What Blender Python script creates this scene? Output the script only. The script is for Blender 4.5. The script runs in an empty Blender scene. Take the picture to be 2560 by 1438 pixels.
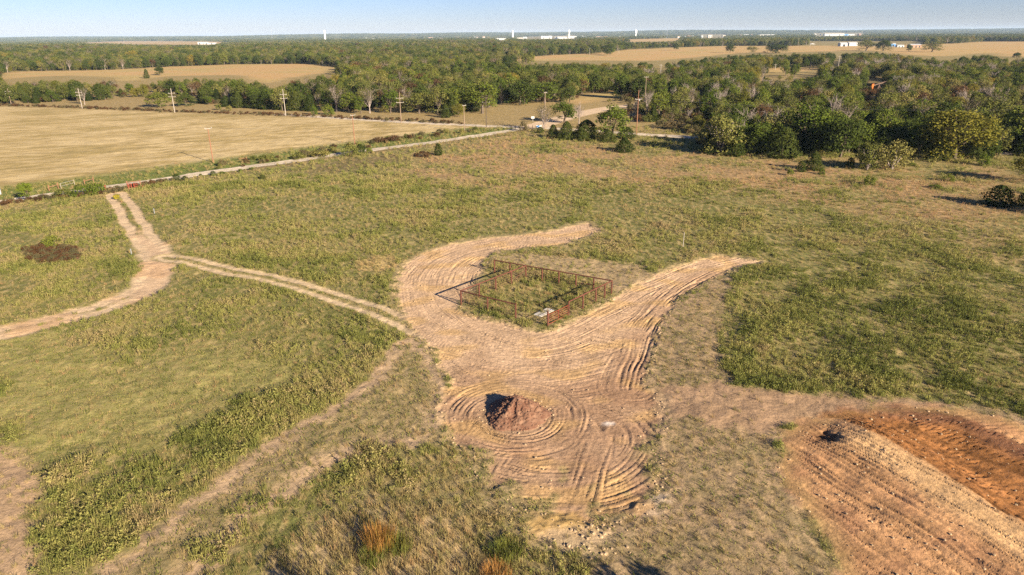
import bpy, math, random
import numpy as np
from mathutils import Matrix, Vector

# ------------------------------------------------------------------ camera, sky, sun, exposure
SC = bpy.context.scene
COL = SC.collection
F, PITCH, ROLL, H = 1707.0, math.radians(20.3), math.radians(0.5), 30.0
_fwd = np.array([0, math.cos(PITCH), -math.sin(PITCH)])
_rt = np.array([1.0, 0, 0])
_up = np.cross(_rt, _fwd)
_cr = _rt * math.cos(ROLL) - _up * math.sin(ROLL)
_cu = _rt * math.sin(ROLL) + _up * math.cos(ROLL)
cam = bpy.data.objects.new('camera', bpy.data.cameras.new('camera'))
COL.objects.link(cam)
cam.data.lens, cam.data.sensor_width = 24.0, 36.0
cam.data.clip_start, cam.data.clip_end = 1.0, 80000
cam.matrix_world = Matrix(((_cr[0], _cu[0], -_fwd[0], 0), (_cr[1], _cu[1], -_fwd[1], 0),
                           (_cr[2], _cu[2], -_fwd[2], H), (0, 0, 0, 1)))
SC.camera = cam

SUN_EL, SUN_AZ = math.radians(20.0), math.radians(137.0)   # azimuth clockwise from +Y
world = bpy.data.worlds.new('World')
SC.world = world
world.use_nodes = True
wn = world.node_tree
sky = wn.nodes.new('ShaderNodeTexSky')
sky.sky_type = 'NISHITA'
sky.sun_disc = False
sky.sun_elevation, sky.sun_rotation = SUN_EL, SUN_AZ
sky.altitude, sky.air_density, sky.dust_density, sky.ozone_density = 300, 1.0, 0.0, 6.0
tone = wn.nodes.new('ShaderNodeMix')
tone.data_type, tone.blend_type = 'RGBA', 'MULTIPLY'
tone.inputs[0].default_value = 1.0
tone.inputs[7].default_value = (0.75, 0.685, 0.83, 1)
wn.links.new(sky.outputs[0], tone.inputs[6])
wn.links.new(tone.outputs[2], wn.nodes['Background'].inputs[0])
wn.nodes['Background'].inputs[1].default_value = 0.05
sun = bpy.data.objects.new('sun', bpy.data.lights.new('sun', 'SUN'))
COL.objects.link(sun)
sun.data.energy, sun.data.angle = 5.0, math.radians(0.5)
sun.data.color = (1.0, 0.86, 0.66)
sd = Vector((math.sin(SUN_AZ) * math.cos(SUN_EL), math.cos(SUN_AZ) * math.cos(SUN_EL), math.sin(SUN_EL)))
sun.rotation_euler = sd.to_track_quat('Z', 'Y').to_euler()
SC.view_settings.view_transform = 'Standard'
SC.view_settings.look = 'None'
SC.view_settings.exposure = 1.68
SC.view_settings.gamma = 1.0
SC.cycles.use_denoising = False
SC.cycles.max_bounces = 4
SC.cycles.diffuse_bounces = 2
SC.cycles.transparent_max_bounces = 4

# ------------------------------------------------------------------ small maths
RS = np.random.RandomState(7)
_perm = np.random.RandomState(3).permutation(256)
_perm = np.concatenate([_perm, _perm])
_ga = np.random.RandomState(5).rand(256) * 2 * np.pi
_gx, _gy = np.cos(_ga), np.sin(_ga)


def pn(x, y, seed=0):
    x = np.asarray(x, float) + seed * 17.31
    y = np.asarray(y, float) + seed * 9.73
    xi, yi = np.floor(x).astype(np.int64), np.floor(y).astype(np.int64)
    xf, yf = x - xi, y - yi
    u, v = xf * xf * xf * (xf * (xf * 6 - 15) + 10), yf * yf * yf * (yf * (yf * 6 - 15) + 10)
    a0, a1, b0, b1 = xi & 255, (xi + 1) & 255, yi & 255, (yi + 1) & 255

    def g(a, b, dx, dy):
        h = _perm[_perm[a] + b]
        return _gx[h] * dx + _gy[h] * dy
    n00, n10 = g(a0, b0, xf, yf), g(a1, b0, xf - 1, yf)
    n01, n11 = g(a0, b1, xf, yf - 1), g(a1, b1, xf - 1, yf - 1)
    return ((n00 * (1 - u) + n10 * u) * (1 - v) + (n01 * (1 - u) + n11 * u) * v) * 1.5


def fbm(x, y, o=3, seed=0):
    r, a, f = 0, 1.0, 1.0
    for k in range(o):
        r = r + a * pn(x * f, y * f, seed + k)
        a *= 0.5
        f *= 2.03
    return r


def ss(a, b, x):
    t = np.clip((x - a) / (b - a), 0, 1)
    return t * t * (3 - 2 * t)


def terrain(x, y):
    """large-scale lie of the land: level near the camera, rolling far off, a ridge on the skyline"""
    x, y = np.asarray(x, float), np.asarray(y, float)
    z = ss(600, 2500, y) * pn(x / 900, y / 1300, 40) * 5
    z = z + ss(7000, 13000, y) * (26 + 38 * (0.45 + pn(x / 4200, y / 9000, 41)) + 8 * pn(x / 1300, y / 4000, 42))
    return z


def ray(px, py):
    u, v = (px - 1280) / F, -(py - 719) / F
    return _fwd + u * _cr + v * _cu


def gnd(px, py, z=None):
    d = ray(px, py)
    t = -H / min(d[2], -1e-4)
    p = d * t
    for _ in range(0 if p[1] < 600 else 12):
        t = (float(terrain(p[0], p[1])) - H) / min(d[2], -1e-4)
        p = d * t
    return np.array([p[0], p[1], float(terrain(p[0], p[1]))])


def proj(x, y, z):
    q = np.stack([np.asarray(x, float), np.asarray(y, float), np.asarray(z, float) - H], -1)
    d = q @ _fwd
    return 1280 + F * (q @ _cr) / d, 719 - F * (q @ _cu) / d


def top_h(base, ty):
    """height of an upright thing whose foot is at base (world) and whose top is seen at row ty"""
    px, _ = proj(*base)
    d = ray(float(px), ty)
    t = base[1] / d[1]
    return H + d[2] * t - base[2]


def P(pts):
    return np.array([gnd(*p)[:2] for p in pts])


def inside(poly, x, y):
    r = np.zeros(x.shape, bool)
    n = len(poly)
    for i in range(n):
        x1, y1 = poly[i]
        x2, y2 = poly[(i + 1) % n]
        if y1 == y2:
            continue
        c = ((y1 > y) != (y2 > y)) & (x < (x2 - x1) * (y - y1) / (y2 - y1) + x1)
        r ^= c
    return r


def sdf(poly, x, y, margin=4.0):
    """signed distance to a polygon, negative inside; 1e3 well outside"""
    out = np.full(x.shape, 1e3)
    lo, hi = poly.min(0) - margin, poly.max(0) + margin
    m = (x > lo[0]) & (x < hi[0]) & (y > lo[1]) & (y < hi[1])
    X, Y = x[m], y[m]
    d = np.full(X.shape, 1e6)
    n = len(poly)
    for i in range(n):
        a, b = poly[i], poly[(i + 1) % n]
        e = b - a
        t = np.clip(((X - a[0]) * e[0] + (Y - a[1]) * e[1]) / (e @ e + 1e-9), 0, 1)
        d = np.minimum(d, (X - a[0] - t * e[0]) ** 2 + (Y - a[1] - t * e[1]) ** 2)
    d = np.sqrt(d)
    d[inside(poly, X, Y)] *= -1
    out[m] = d
    return out


def smooth_line(pts, it=2):
    p = np.asarray(pts, float)
    for _ in range(it):
        q = [p[0]]
        for i in range(len(p) - 1):
            q += [p[i] * .75 + p[i + 1] * .25, p[i] * .25 + p[i + 1] * .75]
        q.append(p[-1])
        p = np.array(q)
    return p


def path_st(line, x, y, margin=14.0):
    """(along, signed across) of points relative to a polyline; across = 1e3 far away"""
    S, T = np.zeros(x.shape), np.full(x.shape, 1e3)
    lo, hi = line.min(0) - margin, line.max(0) + margin
    m = (x > lo[0]) & (x < hi[0]) & (y > lo[1]) & (y < hi[1])
    X, Y = x[m], y[m]
    bd, bs, bt = np.full(X.shape, 1e9), np.zeros(X.shape), np.zeros(X.shape)
    acc = 0.0
    for i in range(len(line) - 1):
        a, e = line[i], line[i + 1] - line[i]
        L = math.hypot(*e)
        t = np.clip(((X - a[0]) * e[0] + (Y - a[1]) * e[1]) / (L * L), 0, 1)
        dx, dy = X - a[0] - t * e[0], Y - a[1] - t * e[1]
        d = dx * dx + dy * dy
        k = d < bd
        bd[k] = d[k]
        bs[k] = acc + t[k] * L
        bt[k] = (np.sqrt(d) * np.sign(e[0] * dy - e[1] * dx))[k]
        acc += L
    S[m], T[m] = bs, bt
    return S, T


# ------------------------------------------------------------------ mesh building
def raw_mesh(name, v, faces, mats=(), smooth=False, midx=None):
    """v (n,3); faces (m,k) array of equal-sized polygons"""
    me = bpy.data.meshes.new(name)
    v, faces = np.asarray(v, np.float32), np.asarray(faces, np.int32)
    m, k = faces.shape
    me.vertices.add(len(v))
    me.vertices.foreach_set('co', v.ravel())
    me.loops.add(m * k)
    me.loops.foreach_set('vertex_index', faces.ravel())
    me.polygons.add(m)
    me.polygons.foreach_set('loop_start', np.arange(0, m * k, k, dtype=np.int32))
    if smooth:
        me.polygons.foreach_set('use_smooth', np.ones(m, bool))
    if midx is not None:
        me.polygons.foreach_set('material_index', np.asarray(midx, np.int32))
    for a in mats:
        me.materials.append(a)
    me.update(calc_edges=True)
    return me


def link(name, me, parent=None, loc=None, rz=0.0):
    o = bpy.data.objects.new(name, me)
    COL.objects.link(o)
    if parent:
        o.parent = parent
    if loc is not None:
        o.location = [float(c) for c in loc]
    o.rotation_euler[2] = rz
    return o


def empty(name, loc, rz=0.0):
    o = link(name, None, None, loc, rz)
    o.empty_display_size = 0.2
    return o


def tag(o, label=None, cat=None, group=None, kind=None):
    for k, v in (('label', label), ('category', cat), ('group', group), ('kind', kind)):
        if v:
            o[k] = v
    return o


class MB:
    def __init__(s):
        s.v, s.f = [], []

    def add(s, v, f):
        n = len(s.v)
        s.v += [tuple(float(c) for c in p) for p in v]
        s.f += [[i + n for i in q] for q in f]

    def box(s, c, d, rz=0.0):
        cx, cy, cz = c
        ca, sa = math.cos(rz), math.sin(rz)
        v = []
        for z in (-.5, .5):
            for (a, b) in ((-.5, -.5), (.5, -.5), (.5, .5), (-.5, .5)):
                a, b = a * d[0], b * d[1]
                v.append((cx + a * ca - b * sa, cy + a * sa + b * ca, cz + z * d[2]))
        s.add(v, [[3, 2, 1, 0], [4, 5, 6, 7], [0, 1, 5, 4], [1, 2, 6, 5], [2, 3, 7, 6], [3, 0, 4, 7]])
        return s

    def tube(s, pts, r, n=6):
        pts = [np.array(p, float) for p in pts]
        r = list(r) if hasattr(r, '__len__') else [r] * len(pts)
        v, f = [], []
        for i, p in enumerate(pts):
            t = pts[min(i + 1, len(pts) - 1)] - pts[max(i - 1, 0)]
            t /= (np.linalg.norm(t) + 1e-9)
            a = np.cross(t, (0, 0, 1.0) if abs(t[2]) < .9 else (1.0, 0, 0))
            a /= np.linalg.norm(a)
            b = np.cross(t, a)
            for k in range(n):
                w = 2 * math.pi * k / n
                v.append(p + r[i] * (math.cos(w) * a + math.sin(w) * b))
        for i in range(len(pts) - 1):
            for k in range(n):
                k2 = (k + 1) % n
                f.append([i * n + k, i * n + k2, (i + 1) * n + k2, (i + 1) * n + k])
        f.append(list(range(n))[::-1])
        f.append([(len(pts) - 1) * n + k for k in range(n)])
        s.add(v, f)
        return s

    def lathe(s, c, prof, n=16):
        v, f = [], []
        for (r, z) in prof:
            for k in range(n):
                w = 2 * math.pi * k / n
                v.append((c[0] + r * math.cos(w), c[1] + r * math.sin(w), c[2] + z))
        for i in range(len(prof) - 1):
            for k in range(n):
                k2 = (k + 1) % n
                f.append([i * n + k, i * n + k2, (i + 1) * n + k2, (i + 1) * n + k])
        f.append(list(range(n))[::-1])
        f.append([(len(prof) - 1) * n + k for k in range(n)])
        s.add(v, f)
        return s

    def prism(s, poly, y0, y1, c=(0, 0, 0), rz=0.0):
        """outline in (x,z), extruded along y"""
        ca, sa = math.cos(rz), math.sin(rz)
        n = len(poly)
        v = []
        for y in (y0, y1):
            for (x, z) in poly:
                v.append((c[0] + x * ca - y * sa, c[1] + x * sa + y * ca, c[2] + z))
        f = [list(range(n)), list(range(n, 2 * n))[::-1]]
        for i in range(n):
            j = (i + 1) % n
            f.append([j, i, n + i, n + j])
        s.add(v, f)
        return s

    def mesh(s, name, mat, smooth=False):
        me = bpy.data.meshes.new(name)
        me.from_pydata(s.v, [], s.f)
        me.materials.append(mat)
        if smooth:
            for p in me.polygons:
                p.use_smooth = True
        me.update()
        return me

    def build(s, name, mat, parent=None, loc=None, rz=0.0, smooth=False):
        return link(name, s.mesh(name, mat, smooth), parent, loc, rz)


# ------------------------------------------------------------------ materials
def nodemat(name):
    m = bpy.data.materials.new(name)
    m.use_nodes = True
    nt = m.node_tree
    b = nt.nodes['Principled BSDF']
    b.inputs['Roughness'].default_value = 0.9
    b.inputs['Specular IOR Level'].default_value = 0.15
    return m, nt, b


def N(nt, t, **kw):
    n = nt.nodes.new(t)
    for k, v in kw.items():
        setattr(n, k, v)
    return n


def ramp(nt, stops):
    r = N(nt, 'ShaderNodeValToRGB')
    el = r.color_ramp.elements
    while len(el) < len(stops):
        el.new(0.5)
    for e, (p, c) in zip(el, stops):
        e.position = p
        e.color = (*c, 1)
    return r


def plain(name, c, rough=0.85, var=0.25, scale=3.0, metal=0.0, c2=None):
    """weathered one-colour material: noise between the colour and a darker or second one"""
    m, nt, b = nodemat(name)
    tc = N(nt, 'ShaderNodeTexCoord')
    nz = N(nt, 'ShaderNodeTexNoise')
    nz.inputs['Scale'].default_value = scale
    nz.inputs['Detail'].default_value = 5
    nt.links.new(tc.outputs['Object'], nz.inputs['Vector'])
    r = ramp(nt, [(0.35, c2 or tuple(k * (1 - var) for k in c)), (0.65, c)])
    nt.links.new(nz.outputs[0], r.inputs[0])
    nt.links.new(r.outputs[0], b.inputs['Base Color'])
    b.inputs['Roughness'].default_value = rough
    b.inputs['Metallic'].default_value = metal
    return m


def leafmat(name, stops, trans=0.25, nscale=0.5, rnd=0.25):
    """foliage: colour runs along a ramp by the plant's own tint, broken up by noise within the plant"""
    m = bpy.data.materials.new(name)
    m.use_nodes = True
    nt = m.node_tree
    nt.nodes.clear()
    out = N(nt, 'ShaderNodeOutputMaterial')
    at = N(nt, 'ShaderNodeAttribute', attribute_type='INSTANCER', attribute_name='tint')
    geo = N(nt, 'ShaderNodeNewGeometry')
    nz = N(nt, 'ShaderNodeTexNoise')
    nz.inputs['Scale'].default_value = nscale
    nz.inputs['Detail'].default_value = 3
    nt.links.new(geo.outputs['Position'], nz.inputs['Vector'])
    a = N(nt, 'ShaderNodeMath', operation='MULTIPLY_ADD')
    nt.links.new(nz.outputs[0], a.inputs[0])
    a.inputs[1].default_value = 0.7
    nt.links.new(at.outputs['Fac'], a.inputs[2])
    b = N(nt, 'ShaderNodeMath', operation='MULTIPLY_ADD')
    nt.links.new(geo.outputs['Random Per Island'], b.inputs[0])
    b.inputs[1].default_value = rnd
    nt.links.new(a.outputs[0], b.inputs[2])
    c = N(nt, 'ShaderNodeMath', operation='SUBTRACT')
    nt.links.new(b.outputs[0], c.inputs[0])
    c.inputs[1].default_value = 0.35 + rnd / 2
    r = ramp(nt, stops)
    nt.links.new(c.outputs[0], r.inputs[0])
    d = N(nt, 'ShaderNodeBsdfDiffuse')
    t = N(nt, 'ShaderNodeBsdfTranslucent')
    mx = N(nt, 'ShaderNodeMixShader')
    mx.inputs[0].default_value = trans
    nt.links.new(r.outputs[0], d.inputs[0])
    nt.links.new(r.outputs[0], t.inputs[0])
    nt.links.new(d.outputs[0], mx.inputs[1])
    nt.links.new(t.outputs[0], mx.inputs[2])
    nt.links.new(mx.outputs[0], out.inputs[0])
    return m


def groundmat():
    m, nt, b = nodemat('ground_earth')
    at = N(nt, 'ShaderNodeAttribute', attribute_name='soil')
    gr = N(nt, 'ShaderNodeAttribute', attribute_name='grassy')
    geo = N(nt, 'ShaderNodeNewGeometry')

    def noise(scale, detail, rough=0.6, stretch=None):
        n = N(nt, 'ShaderNodeTexNoise')
        n.inputs['Scale'].default_value = scale
        n.inputs['Detail'].default_value = detail
        n.inputs['Roughness'].default_value = rough
        if stretch:
            mp = N(nt, 'ShaderNodeMapping')
            mp.inputs['Scale'].default_value = stretch
            mp.inputs['Rotation'].default_value = (0, 0, 0.5)
            nt.links.new(geo.outputs['Position'], mp.inputs[0])
            nt.links.new(mp.outputs[0], n.inputs['Vector'])
        else:
            nt.links.new(geo.outputs['Position'], n.inputs['Vector'])
        return n
    n1, n2, n3 = noise(4.5, 4, .7), noise(0.35, 5, .65), noise(1.3, 3, .6, (1, .35, 1))
    # brightness variation of the soil and thatch
    v = N(nt, 'ShaderNodeMapRange')
    v.inputs[1].default_value, v.inputs[2].default_value = 0.3, 0.7
    v.inputs[3].default_value, v.inputs[4].default_value = 0.72, 1.28
    nt.links.new(n1.outputs[0], v.inputs[0])
    v2 = N(nt, 'ShaderNodeMapRange')
    v2.inputs[1].default_value, v2.inputs[2].default_value = 0.3, 0.7
    v2.inputs[3].default_value, v2.inputs[4].default_value = 0.8, 1.2
    nt.links.new(n2.outputs[0], v2.inputs[0])
    mm = N(nt, 'ShaderNodeMath', operation='MULTIPLY')
    nt.links.new(v.outputs[0], mm.inputs[0])
    nt.links.new(v2.outputs[0], mm.inputs[1])
    sc = N(nt, 'ShaderNodeVectorMath', operation='SCALE')
    nt.links.new(at.outputs['Color'], sc.inputs[0])
    nt.links.new(mm.outputs[0], sc.inputs['Scale'])
    # green and straw flecks where grass grows
    r = ramp(nt, [(0.36, (0.055, 0.075, 0.018)), (0.5, (0.13, 0.115, 0.04)), (0.64, (0.36, 0.26, 0.125))])
    nt.links.new(n3.outputs[0], r.inputs[0])
    g2 = N(nt, 'ShaderNodeMath', operation='MULTIPLY')
    nt.links.new(gr.outputs['Fac'], g2.inputs[0])
    g2.inputs[1].default_value = 0.55
    mx = N(nt, 'ShaderNodeMix', data_type='RGBA')
    nt.links.new(g2.outputs[0], mx.inputs[0])
    nt.links.new(sc.outputs[0], mx.inputs[6])
    nt.links.new(r.outputs[0], mx.inputs[7])
    nt.links.new(mx.outputs[2], b.inputs['Base Color'])
    bp = N(nt, 'ShaderNodeBump')
    bp.inputs['Strength'].default_value = 0.5
    bp.inputs['Distance'].default_value = 0.12
    nt.links.new(n1.outputs[0], bp.inputs['Height'])
    nt.links.new(bp.outputs[0], b.inputs['Normal'])
    b.inputs['Roughness'].default_value = 1.0
    b.inputs['Specular IOR Level'].default_value = 0.05
    return m


M = {}
M['ground'] = groundmat()
M['rust'] = plain('rusty_pipe', (0.115, 0.045, 0.03), .8, .35, 2.0)
M['red'] = plain('red_paint', (0.26, 0.05, 0.03), .7, .3, 3.0)
M['wire'] = plain('fence_wire', (0.2, 0.11, 0.07), .6, .2, 3.0)
M['polewood'] = plain('weathered_pole', (0.25, 0.18, 0.13), .9, .3, 1.2)
M['palewood'] = plain('pale_pole', (0.34, 0.3, 0.26), .9, .15, 1.0)
M['brownwood'] = plain('brown_pole', (0.25, 0.125, 0.075), .9, .3, 1.0)
M['darkwood'] = plain('dark_pole', (0.09, 0.07, 0.055), .9, .3, 1.0)
M['galv'] = plain('galvanised_steel', (0.26, 0.27, 0.28), .5, .15, 2.0, .3)
M['porcelain'] = plain('pale_insulator', (0.35, 0.35, 0.34), .3, .1, 4.0)
M['white'] = plain('white_paint', (0.44, 0.44, 0.43), .6, .08, .4)
M['tower'] = plain('bright_white_steel', (0.82, 0.82, 0.8), .6, .05, .4)
M['blue'] = plain('blue_paint', (0.1, 0.26, 0.55), .6, .12, .4)
M['greymetal'] = plain('grey_metal_roof', (0.42, 0.42, 0.42), .6, .15, .4)
M['brick'] = plain('brown_wall', (0.36, 0.22, 0.15), .9, .2, .4)
M['glass'] = plain('dark_opening', (0.03, 0.033, 0.04), .4, .2, .4)
M['concrete'] = plain('pale_concrete', (0.55, 0.5, 0.43), .9, .18, 1.5)
M['orange'] = plain('orange_paint', (0.5, 0.13, 0.02), .6, .2, 1.0)
M['beam'] = plain('rusty_beam', (0.17, 0.11, 0.085), .8, .2, 1.0)
M['mast'] = plain('mast_steel', (0.3, 0.31, 0.34), .6, .1, .4)
M['bark'] = plain('bark', (0.13, 0.1, 0.075), .95, .35, 2.0)
M['palebark'] = plain('pale_bark', (0.27, 0.22, 0.19), .95, .25, 1.5)
M['pile'] = plain('red_spoil', (0.21, 0.12, 0.075), .95, .3, 1.6, 0, (0.125, 0.058, 0.036))
M['clod'] = plain('dry_clod', (0.42, 0.30, 0.18), .95, .35, 2.0)
M['cable'] = plain('black_cable', (0.05, 0.05, 0.05), .6, .1, 1.0)
LEAF = {
    'oak': leafmat('oak_leaves', [(0, (0.036, 0.051, 0.012)), (.5, (0.062, 0.08, 0.018)), (1, (0.118, 0.12, 0.03))]),
    'elm': leafmat('elm_leaves', [(0, (0.054, 0.078, 0.013)), (.5, (0.098, 0.126, 0.021)), (1, (0.17, 0.172, 0.034))]),
    'olive': leafmat('olive_leaves', [(0, (0.084, 0.095, 0.023)), (.5, (0.14, 0.142, 0.038)), (1, (0.22, 0.185, 0.06))]),
    'yellow': leafmat('yellowing_leaves', [(0, (0.09, 0.098, 0.018)), (.5, (0.155, 0.145, 0.026)), (1, (0.23, 0.17, 0.034))]),
    'cedar': leafmat('cedar_needles', [(0, (0.0198, 0.0297, 0.00792)), (.5, (0.0396, 0.0528, 0.01188)), (1, (0.0726, 0.0792, 0.0198))]),
    'sparse': leafmat('thin_brown_leaves', [(0, (0.075, 0.066, 0.032)), (.5, (0.11, 0.094, 0.046)), (1, (0.16, 0.12, 0.06))]),
    'rust': leafmat('rust_leaves', [(0, (0.066, 0.0396, 0.02112)), (.5, (0.099, 0.0561, 0.02904)), (1, (0.1386, 0.0792, 0.0396))]),
    'bright': leafmat('bright_leaves', [(0, (0.0924, 0.1254, 0.0165)), (.5, (0.1584, 0.1914, 0.0264)), (1, (0.2376, 0.2376, 0.0396))]),
    'weed': leafmat('weed_leaves', [(0, (0.10, 0.113, 0.029)), (.3, (0.175, 0.182, 0.049)), (.6, (0.25, 0.23, 0.07)), (1, (0.31, 0.23, 0.115))], .3, .25),
    'straw': leafmat('straw_blades', [(0, (0.15, 0.15, 0.05)), (.35, (0.26, 0.205, 0.085)), (.7, (0.36, 0.265, 0.12)), (1, (0.34, 0.205, 0.1))], .3, .3),
    'fire': leafmat('orange_blades', [(0, (0.09, 0.12, 0.025)), (.4, (0.16, 0.15, 0.035)), (.7, (0.33, 0.16, 0.045)), (1, (0.4, 0.22, 0.08))], .3, .9),
}

# ------------------------------------------------------------------ the lie of the ground: regions traced as real outlines
OUT_LOOP = [(1505, 577), (1470, 556), (1420, 566), (1380, 577), (1290, 588), (1200, 596), (1110, 615), (1055, 632), (1012, 660),
            (994, 700), (990, 745), (1010, 790), (1040, 830), (1085, 880), (1105, 920), (1130, 945), (1110, 985), (1100, 1030),
            (1105, 1075), (1140, 1110), (1190, 1130), (1180, 1170), (1230, 1215), (1290, 1262), (1370, 1305), (1450, 1318), (1560, 1300), (1640, 1262),
            (1655, 1210), (1640, 1130), (1655, 1060), (1640, 985), (1612, 960), (1625, 890), (1645, 835), (1665, 790), (1705, 740),
            (1790, 692), (1845, 668), (1910, 655), (1850, 645), (1800, 637), (1700, 664), (1640, 687), (1580, 717), (1530, 747),
            (1450, 792), (1395, 822), (1350, 830), (1300, 820), (1230, 800), (1162, 782), (1142, 765), (1165, 735), (1196, 690), (1212, 652),
            (1238, 626), (1320, 618), (1405, 612), (1440, 600)]
DIRT = P(OUT_LOOP)
DRIVE = [(292, 486), (320, 530), (352, 585), (392, 635), (398, 672), (370, 715), (310, 752), (200, 785), (90, 812), (-60, 845)]
DRIVE_L = smooth_line(P(DRIVE))
SPUR_L = smooth_line(P([(415, 640), (520, 664), (640, 690), (760, 720), (880, 757), (1000, 798), (1060, 830)]))
FLARE = P([(345, 580), (392, 612), (428, 632), (440, 642), (428, 665), (430, 690), (410, 715), (375, 742), (335, 752), (330, 735), (365, 690), (375, 650)])
PIT = P([(1950, 1085), (2010, 1045), (2100, 1020), (2250, 1008), (2400, 1020), (2570, 1060), (2800, 1120), (2800, 1600), (2230, 1600), (2110, 1438), (2060, 1340), (2000, 1265), (1945, 1180)])
ORANGE = P([(2025, 1042), (2100, 1012), (2250, 1012), (2400, 1038), (2560, 1115), (2800, 1200), (2800, 1480), (2560, 1325), (2420, 1238), (2300, 1160), (2180, 1090), (2100, 1050)])
CREST_L = P([(2075, 1065), (2180, 1105), (2300, 1178), (2420, 1258), (2560, 1348), (2800, 1500)])
HAY = P([(-260, 262), (0, 267), (200, 272), (434, 282), (712, 292), (900, 300), (1100, 312), (1225, 322), (1160, 328), (1000, 348), (870, 368), (720, 394), (550, 417), (350, 442), (250, 458), (120, 478), (0, 494), (-260, 540)])
ROAD_L = smooth_line(P([(-420, 590), (-160, 533), (0, 505), (110, 488), (262, 470), (400, 450), (520, 432), (640, 414), (720, 404), (840, 386), (950, 372), (1040, 361), (1130, 349), (1250, 331), (1318, 319)]))
ROAD2_L = smooth_line(P([(700, 286), (860, 296), (1000, 305), (1150, 312), (1260, 317), (1340, 318), (1440, 325), (1600, 336), (1760, 345), (1960, 352), (2300, 372), (2800, 400)]))
ROAD3_L = smooth_line(P([(1335, 318), (1365, 308), (1392, 300), (1412, 294), (1450, 285), (1520, 270), (1600, 262)]))
CORRAL = P([(1236, 684), (1153, 762), (1369, 818), (1528, 737)])
MOWN = P([(975, 868), (930, 935), (870, 985), (700, 1085), (560, 1185), (420, 1290), (300, 1385), (235, 1445), (150, 1560), (430, 1560), (520, 1438), (650, 1290), (850, 1150), (960, 1120), (1080, 1110), (1110, 1040), (1125, 960), (1090, 900), (1030, 830)])
BAND = P([(860, 780), (975, 868), (870, 985), (700, 1085), (420, 1290), (235, 1445), (90, 1438), (80, 1250), (110, 1210), (300, 1190), (480, 1090), (620, 1000), (800, 940), (830, 870)])
SCRAPE = P([(1600, 955), (1720, 960), (1830, 966), (2000, 985), (2250, 1000), (2380, 1015), (2250, 1014), (2010, 1048), (1950, 1090), (1830, 1075), (1720, 1045), (1660, 1090), (1640, 1180), (1630, 1060)])
GOLD = P([(885, 655), (940, 640), (985, 640), (992, 668), (940, 680), (895, 675)])
DARKLOW = P([(730, 428), (860, 398), (1000, 385), (1012, 400), (890, 425), (800, 434)])
WEEDSTRIP = P([(925, 1105), (975, 1118), (1050, 1190), (1045, 1218), (985, 1205), (930, 1185), (880, 1212), (850, 1165)])
BARE_L = P([(-300, 1090), (0, 1110), (60, 1138), (108, 1195), (90, 1250), (72, 1330), (75, 1400), (95, 1438), (100, 1600), (-300, 1600)])
LIGHT = P([(0, 840), (160, 830), (330, 900), (560, 860), (760, 900), (830, 930), (700, 1000), (480, 1070), (200, 1150), (90, 1170), (0, 1100)])
RIGHTMOWN = P([(1640, 800), (1720, 745), (1790, 700), (1835, 690), (1800, 800), (1800, 900), (1830, 965), (2000, 985), (2250, 1000), (2450, 1012), (2570, 1045), (2570, 1065), (2400, 1022), (2250, 1010), (2010, 1045), (1950, 1085), (1945, 1180), (2000, 1265), (2110, 1438), (2200, 1560), (1500, 1560), (1480, 1400), (1500, 1320), (1640, 1265), (1650, 1060), (1612, 965)])
BOTTOM = P([(1100, 1100), (1185, 1130), (1190, 1180), (1290, 1265), (1400, 1310), (1480, 1320), (1480, 1560), (800, 1560), (700, 1380), (880, 1180), (1000, 1120)])
TALLDRY = P([(760, 1330), (830, 1290), (960, 1255), (1080, 1262), (1160, 1290), (1195, 1350), (1180, 1560), (650, 1560), (680, 1420)])
REDGRASS = P([(1080, 372), (1300, 345), (1700, 380), (2000, 400), (2450, 415), (2560, 440), (2560, 620), (2420, 600), (2200, 540), (1900, 480), (1650, 478), (1450, 440), (1250, 470), (1100, 470), (1000, 420)])
BROWNPATCH = P([(60, 625), (110, 615), (190, 622), (205, 640), (160, 660), (75, 655)])
INNERBARE = P([(1240, 630), (1330, 635), (1450, 645), (1600, 665), (1640, 688), (1540, 730), (1500, 705), (1236, 650)])
FARM_DRIVE = P([(1990, 118), (2080, 113), (2120, 112), (2105, 116), (2045, 121)])
L1 = [(0, 186), (34, 179), (161, 177), (279, 175), (403, 168), (588, 161), (769, 160), (870, 170), (772, 187), (735, 192), (675, 208), (640, 196), (598, 186), (500, 190), (420, 191), (339, 201), (285, 203), (282, 193), (160, 189), (60, 193), (0, 199)]
R1 = [(1236, 149), (1384, 138), (1488, 134), (1575, 124), (1690, 119), (1814, 115), (1969, 115), (2036, 114), (2137, 115), (2305, 111), (2389, 109), (2456, 104), (2640, 104), (2640, 144), (2523, 142), (2473, 132), (2372, 141), (2305, 139), (2187, 127), (2036, 129), (1969, 131), (1868, 132), (1801, 137), (1700, 147), (1656, 151), (1539, 152), (1421, 151), (1320, 152)]
R2 = [(1868, 181), (1935, 171), (2063, 168), (2036, 177), (1960, 180)]
R3 = [(1415, 248), (1505, 231), (1585, 229), (1560, 240), (1480, 258), (1440, 262)]
F1 = [(185, 107), (300, 103), (440, 103), (540, 104), (580, 107), (520, 112), (330, 111)]
F2 = [(1539, 99), (1710, 95), (1710, 100), (1680, 103), (1572, 105)]
TOWNBOX = [[(1236, 95), (1272, 95), (1272, 101), (1236, 101)], [(1290, 93), (1446, 88), (1446, 98.5), (1290, 99.5)],
           [(1745, 86), (1822, 86), (1822, 95), (1745, 96)], [(2029, 83), (2165, 82), (2165, 90), (2029, 91)], [(2020, 103), (2310, 103), (2310, 118), (2020, 118)]]
TOWERBOX = [[(x - 5, y0), (x + 5, y0), (x + 5, y1), (x - 5, y1)] for x, y0, y1 in ((1281.5, 76, 92), (1422.5, 75, 91), (1589, 75, 88), (813, 76, 94))]
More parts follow.
